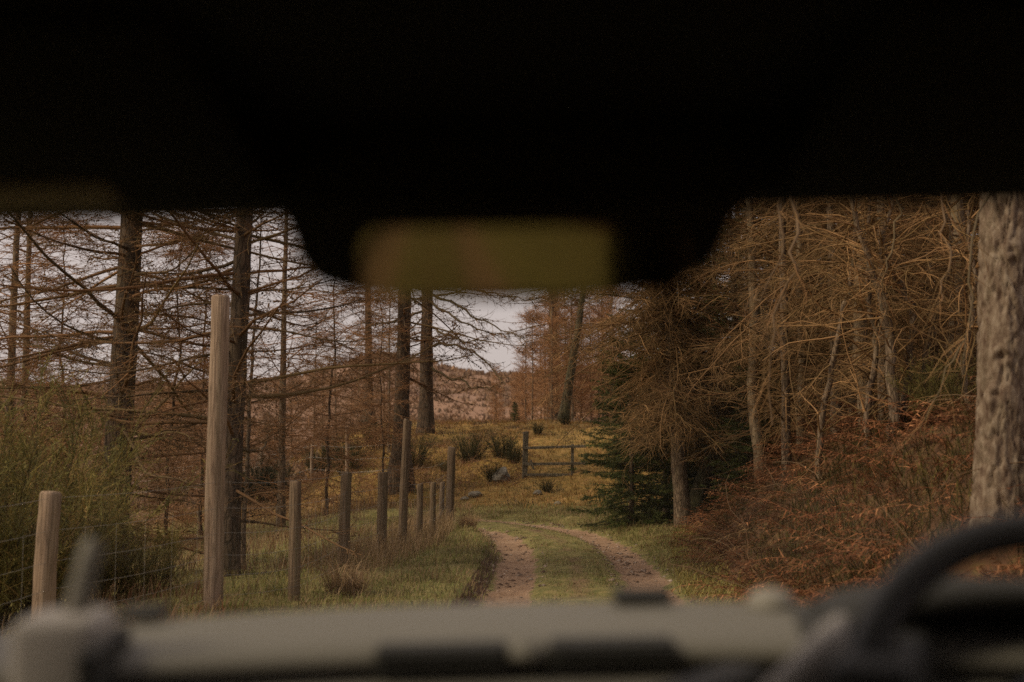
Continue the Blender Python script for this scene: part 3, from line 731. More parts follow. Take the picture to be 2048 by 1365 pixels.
go1 = broom_proto(303, 0.9, 0.75, 80, DKG, sub=7)
def shrub(me, label, loc, rz=0, s=1.0, group=None, name='broom_bush', mat='needle'):
    o = add_obj(name, me, M[mat], loc=loc, rot=(0, 0, rz), label=label, category='bush')
    o.scale = (s, s, s)
    if group: o['group'] = group
    return o
shrub(br1, 'tall olive broom bush behind the shortest near fence post', on(-22, 9.6), 0.4, 0.98)
shrub(br1, 'olive broom bush growing in front of the thick dark larch', on(72, 11.4), 1.9, 0.72)
shrub(br2, 'low olive broom bush at the foot of the thick dark larch', on(205, 11.4), 3.1, 0.68)
shrub(br2, 'low yellow-green broom bush on top of the bank beside the scaly larch', on(1880, 11.3), 2.2, 0.55)
shrub(br2, 'small broom bush between the thick larch and the tallest fence post', on(300, 11.8), 0.9, 0.58)
for k, (px, py, s, lb) in enumerate([(940, 925, 0.85, 'largest dark gorse bush on the mossy mound, facing the last fence posts'), (1005, 915, 0.75, 'dark gorse bush on the mound behind the pale boulder'), (1028, 925, 0.55, 'small gorse bush against the gate post on the mound'),
        (890, 945, 0.4, 'low gorse bush on the mound next to the straight larch'), (1075, 870, 0.4, 'small gorse bush on the mound above the top rail of the gate'), (985, 962, 0.5, 'gorse sprigs in front of the pale boulder'),
        (1095, 985, 0.35, 'tiny gorse bush on the moss below the gate'), (1130, 850, 0.45, 'gorse bush by the foot of the leaning larch on the mound')]):
    shrub(go1, lb, hit(px, py), k * 1.3, s, None, 'gorse_bush')
for k, (px, d, s) in enumerate([(700, 31, 1.2), (640, 32, 1.0), (755, 33, 1.1), (830, 30, 0.9)]):
    shrub(go1, 'dark gorse bush on rough ground beyond the wire fence, near the old larches', on(px, d), k * 2.3, s, 'gorse bushes beyond the fence', 'gorse_bush')
shrub(broom_proto(305, 1.25, 1.5, 170, [(0.022, 0.028, 0.014), (0.03, 0.035, 0.017), (0.04, 0.042, 0.02)], sub=7), 'dark rounded evergreen bush beyond the fence, close by the larch behind the tallest post', on(522, 30), 0.4, 1.0, None, 'evergreen_bush')
hy = hit(1105, 838)
plant(sp1, 'spruce_sapling', 'small dark spruce sapling at the foot of the leaning larch on the mound', hy, 0.6, 0.16)
plant(sp1, 'spruce_sapling', 'tiny spruce sapling among the orange larches on the mound', hit(1030, 845), 2.6, 0.12)

# ------------------------------------------------------------------ fence
def post_mesh(h, r, seed):
    rng = np.random.default_rng(seed); S, K = 16, 14
    z = np.concatenate([np.linspace(-0.35, h - 0.012, K - 1), [h]])
    P = np.stack([0.006 * rng.normal(0, 1, K).cumsum() * 0.4, 0.006 * rng.normal(0, 1, K).cumsum() * 0.4, z], -1)
    R = r * (1.04 - 0.06 * z / h); R[-1] *= 0.90
    V, F = tubes(P[None], R[None], S)
    Vn = V.reshape(K, S, 3); off = 1 + 0.035 * rng.normal(0, 1, (1, S, 1)) + 0.012 * rng.normal(0, 1, (K, S, 1))
    Vn = P[:, None] + (Vn - P[:, None]) * off
    V = np.concatenate([Vn.reshape(-1, 3), [P[-1] + np.array([0, 0, 0.003])]])
    top = (K - 1) * S; F3 = [[top + i, top + (i + 1) % S, K * S] for i in range(S)]
    return make_mesh('post', V, F, np.array(F3), smooth=False)

fence = thing('wire_fence', 'round-post wire netting fence along the grass verge of the track', 'fence')
posts = []   # px at base, base py, top py, px at top, width in px, material
for k, (bx, by, ty, tx, w, mt) in enumerate([(97, 1300, 985, 104, 43, 'post'), (426, 1222, 593, 441, 39, 'post'), (590, 1200, 963, 594, 24, 'post_dark'), (686, 1138, 945, 692, 22, 'post_dark'),
        (762, 1108, 945, 765, 20, 'post_dark'), (804, 1094, 840, 815, 17, 'post_dark'), (838, 1088, 968, 840, 13, 'post_dark'), (864, 1077, 965, 866, 11, 'post_dark'), (884, 1048, 965, 886, 10, 'post_dark'), (899, 1042, 895, 905, 16, 'post_dark')]):
    p = hit(bx, by)
    if k == 0: p = on(bx, 7.9)
    top = at(tx, ty, p[1]); h = top[2] - p[2]; r = w / 2 / FPX * p[1]
    o = add_obj('post', post_mesh(h, r, 400 + k), M[mt], fence, p)
    o.rotation_euler = (0, (top[0] - p[0]) / h, 0)
    if k == 1: o['label'] = 'tallest post, bare pale wood'
    posts.append((p, h, r))
p0 = on(-330, 6.0); add_obj('post', post_mesh(1.15, 0.07, 420), M['post'], fence, p0)
line = [(p0, 1.15, .07)] + posts
cen = np.array([q[0] for q in line])
for k, hh in enumerate([0.12, 0.28, 0.44, 0.62, 0.82, 1.03]):
    pts = []
    for a, c_ in zip(cen[:-1], cen[1:]):
        for t in np.linspace(0, 1, 6)[:-1]:
            q = a * (1 - t) + c_ * t
            q = q + np.array([0.05, 0, hh - 0.02 * math.sin(PI * t)]); pts.append(q)
    V, F = tubes(np.array(pts)[None], np.full((1, len(pts)), 0.0014), 4)
    add_obj('wire', make_mesh('wire', V, F), M['wire'], fence)
st = []
for a, c_ in zip(cen[:-1], cen[1:]):
    n = max(2, int(np.linalg.norm(c_ - a) / 0.3))
    for t in np.linspace(0, 1, n, endpoint=False)[1:]:
        q = a * (1 - t) + c_ * t + np.array([0.05, 0, 0]); st.append([q + np.array([0, 0, 0.1]), q + np.array([0, 0, 0.82])])
V, F = tubes(np.array(st), np.full((len(st), 2), 0.0010), 3)
add_obj('netting', make_mesh('netting', V, F), M['wire'], fence, kind='stuff')

far_f = thing('wire_fence', 'distant wire fence with thin pale posts across the heath', 'fence')
fp = []
for k, (px, d, h) in enumerate([(250, 33, 1.1), (372, 33, 1.1), (478, 32, 1.15), (524, 32, 1.2), (571, 31, 1.1), (625, 31, 1.05), (696, 29, 1.5), (790, 28.5, 1.1)]):
    p = on(px, d); fp.append(p)
    add_obj('post', post_mesh(h, 0.045, 440 + k), M['post'], far_f, p)
for hh in (0.4, 0.7, 1.0):
    V, F = tubes((np.array(fp) + np.array([0, -0.05, hh]))[None], np.full((1, len(fp)), 0.003), 4)
    add_obj('wire', make_mesh('wire', V, F), M['wire'], far_f)

# ------------------------------------------------------------------ gate and boulders on the mound
def rbox(name, size, loc=(0, 0, 0), rot=(0, 0, 0), bev=0.01, mat=None, parent=None, seg=2, jit=0.0, **props):
    bm = bmesh.new(); bmesh.ops.create_cube(bm, size=1.0)
    for v in bm.verts:
        v.co = Vector((v.co.x * size[0], v.co.y * size[1], v.co.z * size[2]))
        if jit: v.co += Vector((random.uniform(-jit, jit), random.uniform(-jit, jit), random.uniform(-jit, jit)))
    if bev: bmesh.ops.bevel(bm, geom=bm.edges[:], offset=min(bev, min(size) * 0.45), segments=seg, profile=0.5, affect='EDGES')
    me = bpy.data.meshes.new(name); bm.to_mesh(me); bm.free()
    for p_ in me.polygons: p_.use_smooth = seg > 2
    return add_obj(name, me, mat, parent, loc, rot, **props)

gl, gr = hit(1050, 955), hit(1144, 957)
gY = 0.5 * (gl[1] + gr[1]); gl = on(1050, gY); gr = on(1144, gY)
gate = thing('wooden_gate', 'weathered grey timber rail gate standing on the mossy mound', 'gate', gl)
px2m = gY / FPX
dx = gr[0] - gl[0]; sl = (gr[2] - gl[2])
rbox('gate_post', (10.5 * px2m, 10 * px2m, 92 * px2m + 0.3), (0, 0, 46 * px2m - 0.15), (0, 0.03, 0), 0.012, M['gate'], gate, jit=0.006)
rbox('stile', (6 * px2m, 5 * px2m, 60 * px2m), (dx, 0.0, 30 * px2m + sl - 0.02), (0, 0.01, 0), 0.008, M['gate'], gate, jit=0.004)
for k, (zz, ln, tl) in enumerate([(57, 126, -0.030), (24, 128, -0.015), (2, 98, 0.01)]):
    rbox('rail', (ln * px2m, 0.04, 5.5 * px2m), (ln * px2m / 2 - 0.05, -0.075 + 0.003 * k, zz * px2m + (sl * 0.5)), (0, tl, 0), 0.008, M['gate'], gate, jit=0.005)
rbox('brace', (4 * px2m, 0.035, 20 * px2m), (14 * px2m, -0.12, 26 * px2m), (0, -0.35, 0), 0.006, M['gate'], gate)

def rock(name, label, loc, s, seed, group=None):
    bm = bmesh.new(); bmesh.ops.create_icosphere(bm, subdivisions=3, radius=1.0)
    rg_ = np.random.default_rng(seed); o_ = rg_.uniform(0, 50)
    for v in bm.verts:
        n = 0.75 + 0.5 * float(fbm(v.co.x * 1.5 + o_, v.co.y * 1.5 + v.co.z * 1.7, seed, 3))
        v.co = Vector((v.co.x * s[0] * n, v.co.y * s[1] * n, v.co.z * s[2] * n + s[2] * 0.35))
    me = bpy.data.meshes.new(name); bm.to_mesh(me); bm.free()
    o = add_obj(name, me, M['rock'], None, loc, (0, 0, seed * 0.7), label=label, category='rock')
    if group: o['group'] = group
rock('boulder', 'pale grey lichened boulder among the gorse bushes on the mound', hit(1003, 962), (0.22, 0.20, 0.22), 3)
for k, (px, py, s) in enumerate([(950, 993, 0.12), (1075, 990, 0.10), (1115, 1010, 0.07), (930, 1000, 0.07)]):
    rock('stone', 'small stone half sunk in the moss at the foot of the mound', hit(px, py), (s * 1.4, s, s * 0.7), 10 + k, 'stones at the foot of the mound')

# ------------------------------------------------------------------ ground cover
def blades(g, x, y, z, h, w, lean, cols, rng, jit=0.3):
    """curved tapering blades: two quads-worth of triangles each"""
    n = len(x); az = rng.uniform(0, 2 * PI, n); ln = lean * rng.uniform(0.2, 1.2, n)
    h = h * rng.uniform(0.5, 1.25, n)
    dv = np.stack([np.cos(az), np.sin(az), np.zeros(n)], -1); sv = np.stack([-np.sin(az + 0.4), np.cos(az + 0.4), np.zeros(n)], -1) * (w * rng.uniform(0.7, 1.3, n))[:, None]
    b0 = np.stack([x, y, z - 0.01], -1)
    m1 = b0 + dv * (ln * h * 0.35)[:, None] + np.array([0, 0, 1]) * (h * 0.6)[:, None]
    tp = b0 + dv * (ln * h * 1.1)[:, None] + np.array([0, 0, 1]) * (h * (1 - 0.35 * ln).clip(0.25))[:, None]
    V = np.stack([b0 - sv, b0 + sv, m1 - sv * 0.7, m1 + sv * 0.7, tp], 1).reshape(-1, 3)
    i = np.arange(n)[:, None] * 5
    F = np.concatenate([i + np.array([0, 1, 3]), i + np.array([0, 3, 2]), i + np.array([2, 3, 4])])
    g.add(V, None, F, col=pal(rng, n, cols, 5, jit))

def scatter(rng, n, x0, x1, y0, y1, keep):
    x = rng.uniform(x0, x1, n); y = rng.uniform(y0, y1, n)
    td = track_dist(x, y); k = keep(x, y, td, rng)
    x, y, td = x[k], y[k], td[k]
    return x, y, ground_raw(x, y, td), td

GR_GREEN = [(0.30, 0.215, 0.12), (0.25, 0.185, 0.09)] + [(0.196, 0.209, 0.062), (0.158, 0.178, 0.055), (0.251, 0.234, 0.081), (0.317, 0.259, 0.111)]
GR_DRY = [(0.311, 0.209, 0.115), (0.257, 0.169, 0.088), (0.365, 0.257, 0.155), (0.203, 0.135, 0.068)]
GR_YEL = [(0.316, 0.260, 0.080), (0.241, 0.212, 0.065), (0.384, 0.295, 0.102)]
GR_GOLD = [(0.312, 0.189, 0.058), (0.247, 0.156, 0.046), (0.364, 0.202, 0.072), (0.169, 0.124, 0.039), (0.260, 0.130, 0.052)]
rng = np.random.default_rng(900)
g = Geo()
def k_verge(x, y, td, r):
    a = np.abs(td); n = fbm(x * 1.6, y * 1.6, 91, 3)
    a = a + 0.24 * (fbm(x * 2.6, y * 2.6, 56, 3) - 0.5)
    cov = sstep(0.88, 1.12, a) + sstep(0.50, 0.30, a) * np.where(np.abs(td) < 0.2, 0.5, 1.0) * (0.5 + n)
    xb = np.interp(y, BX[:, 0], BX[:, 1])
    return (r.random(len(x)) < cov * (0.35 + 0.9 * n)) & (x < xb + 0.25) & (x > -2.6 + 0.05 * (y - 10))
x, y, z, td = scatter(rng, 125000, -2.9, 3.4, 9.0, 25.5, k_verge)
gmask = fbm(x * 0.9, y * 0.9, 95, 3) > 0.46
far_dry = (y > 19.5) & (rng.random(len(x)) < 0.75); gmask &= ~far_dry
ct = np.abs(td) < 0.5
blades(g, x[gmask], y[gmask], z[gmask], np.where(ct[gmask], 0.045, 0.085), 0.0032, 0.9, GR_GREEN, rng)
blades(g, x[~gmask], y[~gmask], z[~gmask], np.where(ct[~gmask], 0.04, 0.09), 0.0030, 1.2, GR_GREEN[2:] + GR_DRY, rng)
# ragged longer tufts on the verge and over the cut edge of the rut
x, y, z, td = scatter(rng, 26000, -2.6, 3.0, 9.5, 24, lambda x, y, td, r: ((np.abs(td) > 1.0) & (fbm(x * 2.3, y * 2.3, 97, 2) > 0.60)) & (x < np.interp(y, BX[:, 0], BX[:, 1]) + 0.1))
blades(g, x, y, z, 0.17, 0.003, 1.0, GR_DRY + GR_GREEN, rng)
add_obj('verge_grass', g.mesh('verge_grass'), M['grass'], kind='stuff', label='short rough grass on the verges and between the wheel ruts', category='grass')

g = Geo()
def k_field(x, y, td, r): return (np.abs(td) > 1.2) & (x < -1.0 - 0.10 * (20 - y)) & (r.random(len(x)) < 0.25 + 0.8 * fbm(x * 0.9, y * 0.9, 92, 3)) & (x > -0.46 * y - 0.8)
x, y, z, td = scatter(rng, 105000, -15, -0.8, 8.0, 33, k_field)
mix = fbm(x * 0.55, y * 0.55, 93, 3) > 0.57
blades(g, x[mix], y[mix], z[mix], 0.16, 0.004, 1.2, GR_YEL + GR_GREEN, rng)
blades(g, x[~mix], y[~mix], z[~mix], 0.24, 0.004, 1.0, GR_DRY + [(0.20, 0.095, 0.05), (0.24, 0.13, 0.075)], rng)
x, y, z, td = scatter(rng, 9000, -3.2, -0.9, 12.5, 21.5, lambda x, y, td, r: (np.abs(td) > 1.3) & (np.abs(x - np.interp(y, cen[:, 1], cen[:, 0])) < 0.55))
blades(g, x, y, z, 0.34, 0.0032, 0.8, GR_DRY, rng)
add_obj('field_grass', g.mesh('field_grass'), M['grass'], kind='stuff', label='pale dry grass and weeds on the slope beyond the fence', category='grass')

g = Geo()
x, y, z, td = scatter(rng, 76000, -8, 7, 24.3, 40, lambda x, y, td, r: (np.abs(td) > 1.3) & (y + 0.25 * x > 24.6) & (r.random(len(x)) < 0.25 + 0.9 * fbm(x * 1.3, y * 1.3, 94, 3)))
dk = fbm(x * 1.1, y * 1.1, 96, 3)
k = dk > 0.60
blades(g, x[~k], y[~k], z[~k], 0.12, 0.0065, 1.3, GR_GOLD, rng)
blades(g, x[k], y[k], z[k], 0.13, 0.006, 1.2, [(0.07, 0.06, 0.026), (0.10, 0.06, 0.035), (0.06, 0.05, 0.022)] + GR_DRY[:1], rng)
add_obj('moss_and_heather', g.mesh('moss_and_heather'), M['grass'], kind='stuff', label='golden moss and heather covering the mound behind the bend', category='moss')

# dead bracken, moss and brambles on the bank
def bracken(g, x, y, z, size, cols, rng):
    n = len(x); az = rng.uniform(0, 2 * PI, n); K = 4
    d = np.stack([np.cos(az) * 0.8, np.sin(az) * 0.8, rng.uniform(0.2, 1.1, n)], -1)
    Lh = size * rng.uniform(0.5, 1.2, n)
    S = grow(np.stack([x, y, z], -1), d, Lh, K, 0.30, 0.10, rng)
    V, F = tubes(S, np.linspace(0.0035, 0.0012, K)[None] * np.ones((n, 1)), 3); cc = pal(rng, n, cols, 1, 0.35)
    g.add(V, F, col=np.repeat(cc * 1.1, K * 3, axis=0))
    nn = 16; ix = np.repeat(np.arange(n), nn); t = np.tile(np.linspace(0.25, 0.98, nn), n) * (K - 1)
    k = np.minimum(t.astype(int), K - 2); f = (t - k)[:, None]; pos = S[ix, k] * (1 - f) + S[ix, k + 1] * f
    T = norm(S[ix, k + 1] - S[ix, k]); sd = norm(np.cross(T, np.array([0, 0, 1.0]) + 0.3 * rng.normal(0, 1, T.shape))) * np.tile([1, -1], len(ix) // 2)[:, None]
    ln = (Lh[ix] * 0.26 * (1.15 - t / (K - 1)) * rng.uniform(0.5, 1.2, len(ix)))[:, None]
    nd = norm(T * 0.5 + sd + np.array([0, 0, -0.35]) + 0.3 * rng.normal(0, 1, T.shape))
    wv = T * 0.008
    V = np.stack([pos - wv, pos + wv, pos + nd * ln], 1).reshape(-1, 3)
    g.add(V, None, np.arange(len(V)).reshape(-1, 3), col=np.repeat(cc[ix] * rng.uniform(0.7, 1.3, (len(ix), 1)), 3, axis=0))
BRK = [(0.214, 0.088, 0.041), (0.173, 0.070, 0.034), (0.264, 0.123, 0.059), (0.131, 0.065, 0.034), (0.236, 0.140, 0.066)]
g = Geo()
def k_bank(x, y, td, r): 
    xb = np.interp(y, BX[:, 0], BX[:, 1]); return (x > xb + 0.05) & (x < xb + 6.0) & (r.random(len(x)) < 0.15 + 1.1 * fbm(x * 0.9, y * 0.9, 98, 3)) & (np.hypot(x - nx, y - ny) > 0.4)
x, y, z, td = scatter(rng, 17000, 1.6, 8.0, 7.0, 24.0, k_bank)
cl = fbm(x * 0.8, y * 0.8, 103, 3)
bracken(g, x[cl > .5], y[cl > .5], z[cl > .5], 0.66, BRK[:3], rng)
bracken(g, x[cl <= .5], y[cl <= .5], z[cl <= .5], 0.5, [tuple(v * .6 for v in q) for q in BRK], rng)
x, y, z, td = scatter(rng, 2600, -7.0, 0.5, 27.5, 37, lambda x, y, td, r: (fbm(x * 0.6, y * 0.6, 111, 3) > 0.50) & (r.random(len(x)) < 0.8))
bracken(g, x, y, z, 0.55, [(0.26, 0.13, 0.07), (0.21, 0.11, 0.06), (0.14, 0.08, 0.045)], rng)
x, y, z, td = scatter(rng, 900, 3.2, 5.2, 22, 29, lambda x, y, td, r: r.random(len(x)) < 0.5)
bracken(g, x, y, z, 0.5, BRK[:3], rng)
add_obj('dead_bracken', g.mesh('dead_bracken'), M['bracken'], kind='stuff', label='dead red-brown bracken over the bank beside the track', category='bracken')
g = Geo()
def k_bg(x, y, td, r):
    xb = np.interp(y, BX[:, 0], BX[:, 1]); return (x > xb - 0.25) & (x < xb + 4.0) & ((fbm(x * 1.0, y * 1.0, 99, 3) > 0.47) | (x < xb + 0.25))
x, y, z, td = scatter(rng, 60000, 1.5, 8, 6.0, 23, k_bg)
xb = np.interp(y, BX[:, 0], BX[:, 1]); edge = x < xb + 0.35
blades(g, x[edge], y[edge], z[edge], 0.16, 0.0035, 1.2, GR_YEL + [(0.20, 0.15, 0.04), (0.16, 0.12, 0.03)], rng)
blades(g, x[~edge], y[~edge], z[~edge], 0.30, 0.0040, 1.7, [(0.062, 0.058, 0.024), (0.085, 0.07, 0.03), (0.10, 0.065, 0.03), (0.13, 0.10, 0.03)], rng)
# pale bent stalks sticking out
x, y, z, td = scatter(rng, 420, 1.8, 7, 7, 22, k_bank)
n = len(x); az = rng.uniform(0, 6.28, n)
S = grow(np.stack([x, y, z + 0.15], -1), np.stack([np.cos(az), np.sin(az), rng.uniform(0.1, 1.0, n)], -1), rng.uniform(0.4, 1.1, n), 7, 0.12, 0.16, rng)
V, F = tubes(S, np.linspace(0.0042, 0.002, 7)[None] * np.ones((n, 1)), 4); g.add(V, F, col=pal(rng, n, [(0.27, 0.18, 0.11), (0.20, 0.13, 0.075), (0.15, 0.09, 0.05)], 28))
add_obj('bank_undergrowth', g.mesh('bank_undergrowth'), M['grass'], kind='stuff', label='moss, grass and bare stalks among the bracken of the bank', category='undergrowth')

# loose stones and broken mud crust in the wheel ruts
g = Geo()
x, y, z, td = scatter(rng, 16000, -3, 2.8, 10, 24, lambda x, y, td, r: (np.abs(np.abs(td) - 0.70) < 0.36) & (r.random(len(x)) < 0.15 + 1.4 * (fbm(x * 1.4, y * 1.4, 107, 3) - 0.3)))
n = len(x); octa = np.array([[1, 0, 0], [0, 1, 0], [-1, 0, 0], [0, -1, 0], [0, 0, 1], [0, 0, -1]], float)
sz = 0.007 + 0.030 * rng.random(n) ** 3.5
V = np.stack([x, y, z], -1)[:, None, :] + octa[None] * (sz[:, None, None] * rng.uniform(0.6, 1.4, (n, 6, 1))) * np.array([1.2, 1.2, 0.6])
F = np.array([[0, 1, 4], [1, 2, 4], [2, 3, 4], [3, 0, 4], [1, 0, 5], [2, 1, 5], [3, 2, 5], [0, 3, 5]])[None] + (np.arange(n) * 6)[:, None, None]
g.add(V.reshape(-1, 3), None, F.reshape(-1, 3), col=pal(rng, n, [(0.32, 0.235, 0.18), (0.24, 0.165, 0.12), (0.38, 0.30, 0.245), (0.16, 0.10, 0.07)], 6))
add_obj('loose_stones', g.mesh('loose_stones'), M['bracken'], kind='stuff', label='loose stones and mud crumbs in the wheel ruts', category='gravel')

# heather and scrub over the far heath
g = Geo()
n = 9000; r_ = 32 + 230 * rng.random(n) ** 1.6; az = rng.uniform(-0.62, 0.22, n)
x, y = r_ * np.sin(az), r_ * np.cos(az); k = ~((x > -4.5) & (y < 40)); x, y, r_ = x[k], y[k], r_[k]
z = ground(x, y); n = len(x); m_ = 9
ix = np.repeat(np.arange(n), m_); s = (0.28 + 0.004 * r_)[ix]
bx_, by_ = x[ix] + rng.normal(0, 0.35, len(ix)) * s * 2, y[ix] + rng.normal(0, 0.35, len(ix)) * s * 2
hcol = pal(rng, n, [(0.25, 0.155, 0.098), (0.21, 0.14, 0.10), (0.30, 0.19, 0.12), (0.17, 0.115, 0.078)], 1, 0.25)
az2 = rng.uniform(0, 6.28, len(ix)); h = s * rng.uniform(0.25, 0.8, len(ix))
b0 = np.stack([bx_, by_, z[ix] - 0.05], -1); sv = np.stack([np.cos(az2), np.sin(az2), 0 * az2], -1) * (0.26 * s)[:, None]
tp = b0 + np.stack([rng.normal(0, 0.3, len(ix)) * s, rng.normal(0, 0.3, len(ix)) * s, h], -1)
V = np.stack([b0 - sv, b0 + sv, tp], 1).reshape(-1, 3)
g.add(V, None, np.arange(len(V)).reshape(-1, 3), col=np.repeat(hcol[ix], 3, axis=0))
add_obj('heather', g.mesh('heather'), M['grass'], kind='stuff', label='brown heather and scrub over the heath and hill', category='heather')

# two brown tussocks that stand out by the fence
def tussock(label, loc, s, seed):
    rng = np.random.default_rng(seed); g = Geo(); n = 420
    r = 0.16 * np.sqrt(rng.random(n)); a = rng.uniform(0, 6.28, n)
    blades(g, r * np.cos(a), r * np.sin(a), np.zeros(n), 0.36, 0.003, 1.5, GR_DRY + [(0.16, 0.085, 0.05)], rng)
    o = add_obj('grass_tussock', g.mesh('grass_tussock'), M['grass'], None, loc, label=label, category='grass tussock'); o.scale = (s, s, s)
tussock('brown grass tussock on the verge between two dark fence posts', hit(690, 1192), 1.0, 51)
tussock('dry straw tussock at the foot of the last tall fence post', hit(935, 1056), 0.8, 52)

# trees and bushes along the track behind the car
for k, (x, y, s) in enumerate([(-6, -16, 1.0), (-9, -24, 1.1), (5.5, -14, 1.0), (6, -26, 1.1), (-4.5, -34, 1.0), (3.5, -40, 1.2), (-14, -30, 1.2)]):
    plant(pw[k % 3], 'bare_tree', 'bare tree along the track behind the car', (x, y, gz(x, y)), k * 1.1, s, 'trees behind the car')
for k, (x, y, s) in enumerate([(-3.5, -20, 0.9), (3.4, -22, 0.8), (-2.2, -36, 1.0), (1.5, -44, 1.2), (0.0, -52, 1.3)]):
    shrub(br1, 'olive broom bush along the track behind the car', (x, y, gz(x, y)), k * 1.4, s, 'broom bushes behind the car')

# ------------------------------------------------------------------ the car the picture is taken from
M['liner'] = mat_plain('black_headlining', (0.020, 0.019, 0.016), 0.95, 0, 0.1, 0.2, 300)
M['dash'] = mat_plain('grey_grained_plastic', (0.138, 0.128, 0.104), 0.55, 0, 0.3, 0.08, 350)
M['dash_pale'] = mat_plain('pale_grey_plastic', (0.19, 0.175, 0.145), 0.5, 0, 0.3, 0.06, 300)
M['bracket'] = mat_plain('light_grey_moulding', (0.34, 0.31, 0.27), 0.5, 0, 0.3, 0.06, 300)
M['black'] = mat_plain('black_plastic', (0.026, 0.025, 0.021), 0.6, 0, 0.25, 0.1, 200)
M['wheel'] = mat_plain('black_leather', (0.018, 0.017, 0.015), 0.45, 0, 0.4, 0.2, 260)
M['visor_label'] = mat_plain('brown_label', (0.20, 0.155, 0.09), 0.7, 0, 0.2, 0.1, 80)
M['mirror'] = mat_plain('mirror_silver', (0.20, 0.175, 0.105), 0.07, 1.0, 0.5)
M['paint'] = mat_plain('dark_green_paint', (0.02, 0.035, 0.02), 0.35, 0, 0.5, 0.05, 40)
M['rubber'] = mat_plain('tyre_rubber', (0.02, 0.02, 0.02), 0.9, 0, 0.2, 0.2, 60)
gm = bpy.data.materials.new('window_glass'); gm.use_nodes = True; gn = gm.node_tree; gn.nodes.clear()
go = gn.nodes.new('ShaderNodeOutputMaterial'); gmx = gn.nodes.new('ShaderNodeMixShader'); gt = gn.nodes.new('ShaderNodeBsdfTransparent'); gg = gn.nodes.new('ShaderNodeBsdfGlossy'); gf = gn.nodes.new('ShaderNodeMath'); gl_ = gn.nodes.new('ShaderNodeLayerWeight'); gp_ = gn.nodes.new('ShaderNodeMath')
gt.inputs[0].default_value = (0.96, 0.965, 0.95, 1); gg.inputs['Roughness'].default_value = 0.02; gl_.inputs[0].default_value = 0.5; gp_.operation = 'POWER'; gp_.inputs[1].default_value = 5.0; gf.operation = 'MULTIPLY_ADD'; gf.inputs[1].default_value = 0.4; gf.inputs[2].default_value = 0.008
gn.links.new(gl_.outputs['Facing'], gp_.inputs[0]); gn.links.new(gp_.outputs[0], gf.inputs[0])
gn.links.new(gf.outputs[0], gmx.inputs[0]); gn.links.new(gt.outputs[0], gmx.inputs[1]); gn.links.new(gg.outputs[0], gmx.inputs[2]); gn.links.new(gmx.outputs[0], go.inputs[0])
M['glass'] = gm

ROLL = math.radians(-1.2)
car = thing('car', 'dark car interior with grey dashboard, black steering wheel and rear-view mirror', 'car', (-CAMZ * math.sin(ROLL) , 0, 0), (0, ROLL, 0))
def C(x, y, z): return (x, y, z + CAMZ)            # car coordinates measured from the eye point

def prism(name, outline, axis_len, mat, parent, smooth=False, cx=0.0, bev=0.0):
    """(y,z) outline extruded along x"""
    bm = bmesh.new()
    a = [bm.verts.new((cx - axis_len / 2, p[0], p[1] + CAMZ)) for p in outline]
    f = bm.faces.new(a)
    r = bmesh.ops.extrude_face_region(bm, geom=[f])
    bmesh.ops.translate(bm, vec=(axis_len, 0, 0), verts=[v for v in r['geom'] if isinstance(v, bmesh.types.BMVert)])
    bmesh.ops.recalc_face_normals(bm, faces=bm.faces[:])
    if bev: bmesh.ops.bevel(bm, geom=bm.edges[:], offset=bev, segments=3, profile=0.5, affect='EDGES')
    me = bpy.data.meshes.new(name); bm.to_mesh(me); bm.free()
    for p_ in me.polygons: p_.use_smooth = smooth
    return add_obj(name, me, mat, parent)

# body shell
rbox('roof_lining', (1.56, 3.05, 0.03), C(0, -0.66, 0.235), (0, 0, 0), 0.01, M['liner'], car)
rbox('roof', (1.62, 3.15, 0.03), C(0, -0.66, 0.268), (0, 0, 0), 0.012, M['paint'], car)
rbox('windscreen_header', (1.56, 0.10, 0.075), C(0, 0.895, 0.214), (0, 0, 0), 0.02, M['liner'], car, 3)
for s in (-1, 1):
    rbox('door', (0.06, 2.9, 0.82), C(s * 0.77, -0.45, -0.60), (0, 0, 0), 0.02, M['liner'], car)
    pz = [((s * 0.735, 0.90, 0.20), (s * 0.765, 1.48, -0.20), 0.035), ((s * 0.745, -0.10, 0.22), (s * 0.765, -0.10, -0.20), 0.05), ((s * 0.745, -1.2, 0.22), (s * 0.765, -1.2, -0.20), 0.05), ((s * 0.73, -2.1, 0.22), (s * 0.76, -2.12, -0.6), 0.06)]
    for (a, c_, r) in pz:
        V, F = tubes(np.array([[C(*a), C(*c_)]]), np.full((1, 2), r), 8)
        add_obj('pillar', make_mesh('pillar', V, F, smooth=True), M['liner'], car)
    for (ya, yb) in ((-0.05, 0.95), (-1.15, -0.15), (-2.05, -1.25)):
        rbox('side_window', (0.005, yb - ya, 0.42), C(s * 0.757, (ya + yb) / 2, 0.0), (0, 0, 0), 0, M['glass'], car)
rbox('tailgate', (1.5, 0.06, 0.72), C(0, -2.13, -0.70), (0, 0, 0), 0.02, M['liner'], car)
for s in (-1, 1): rbox('tailgate_side', (0.22, 0.05, 0.56), C(s * 0.63, -2.12, -0.07), (0, 0, 0), 0.02, M['liner'], car)
rbox('rear_window', (1.04, 0.005, 0.54), C(0, -2.12, -0.07), (0, 0, 0), 0, M['glass'], car)
rbox('floor', (1.5, 3.6, 0.05), C(0, -0.3, -1.02), (0, 0, 0), 0.01, M['liner'], car)
rbox('bulkhead', (1.5, 0.04, 0.72), C(0, 1.52, -0.62), (0, 0, 0), 0.01, M['liner'], car)
prism('bonnet', [(1.55, -0.33), (2.55, -0.42), (2.62, -0.50), (2.62, -0.62), (1.55, -0.62)], 1.4, M['paint'], car, bev=0.02)
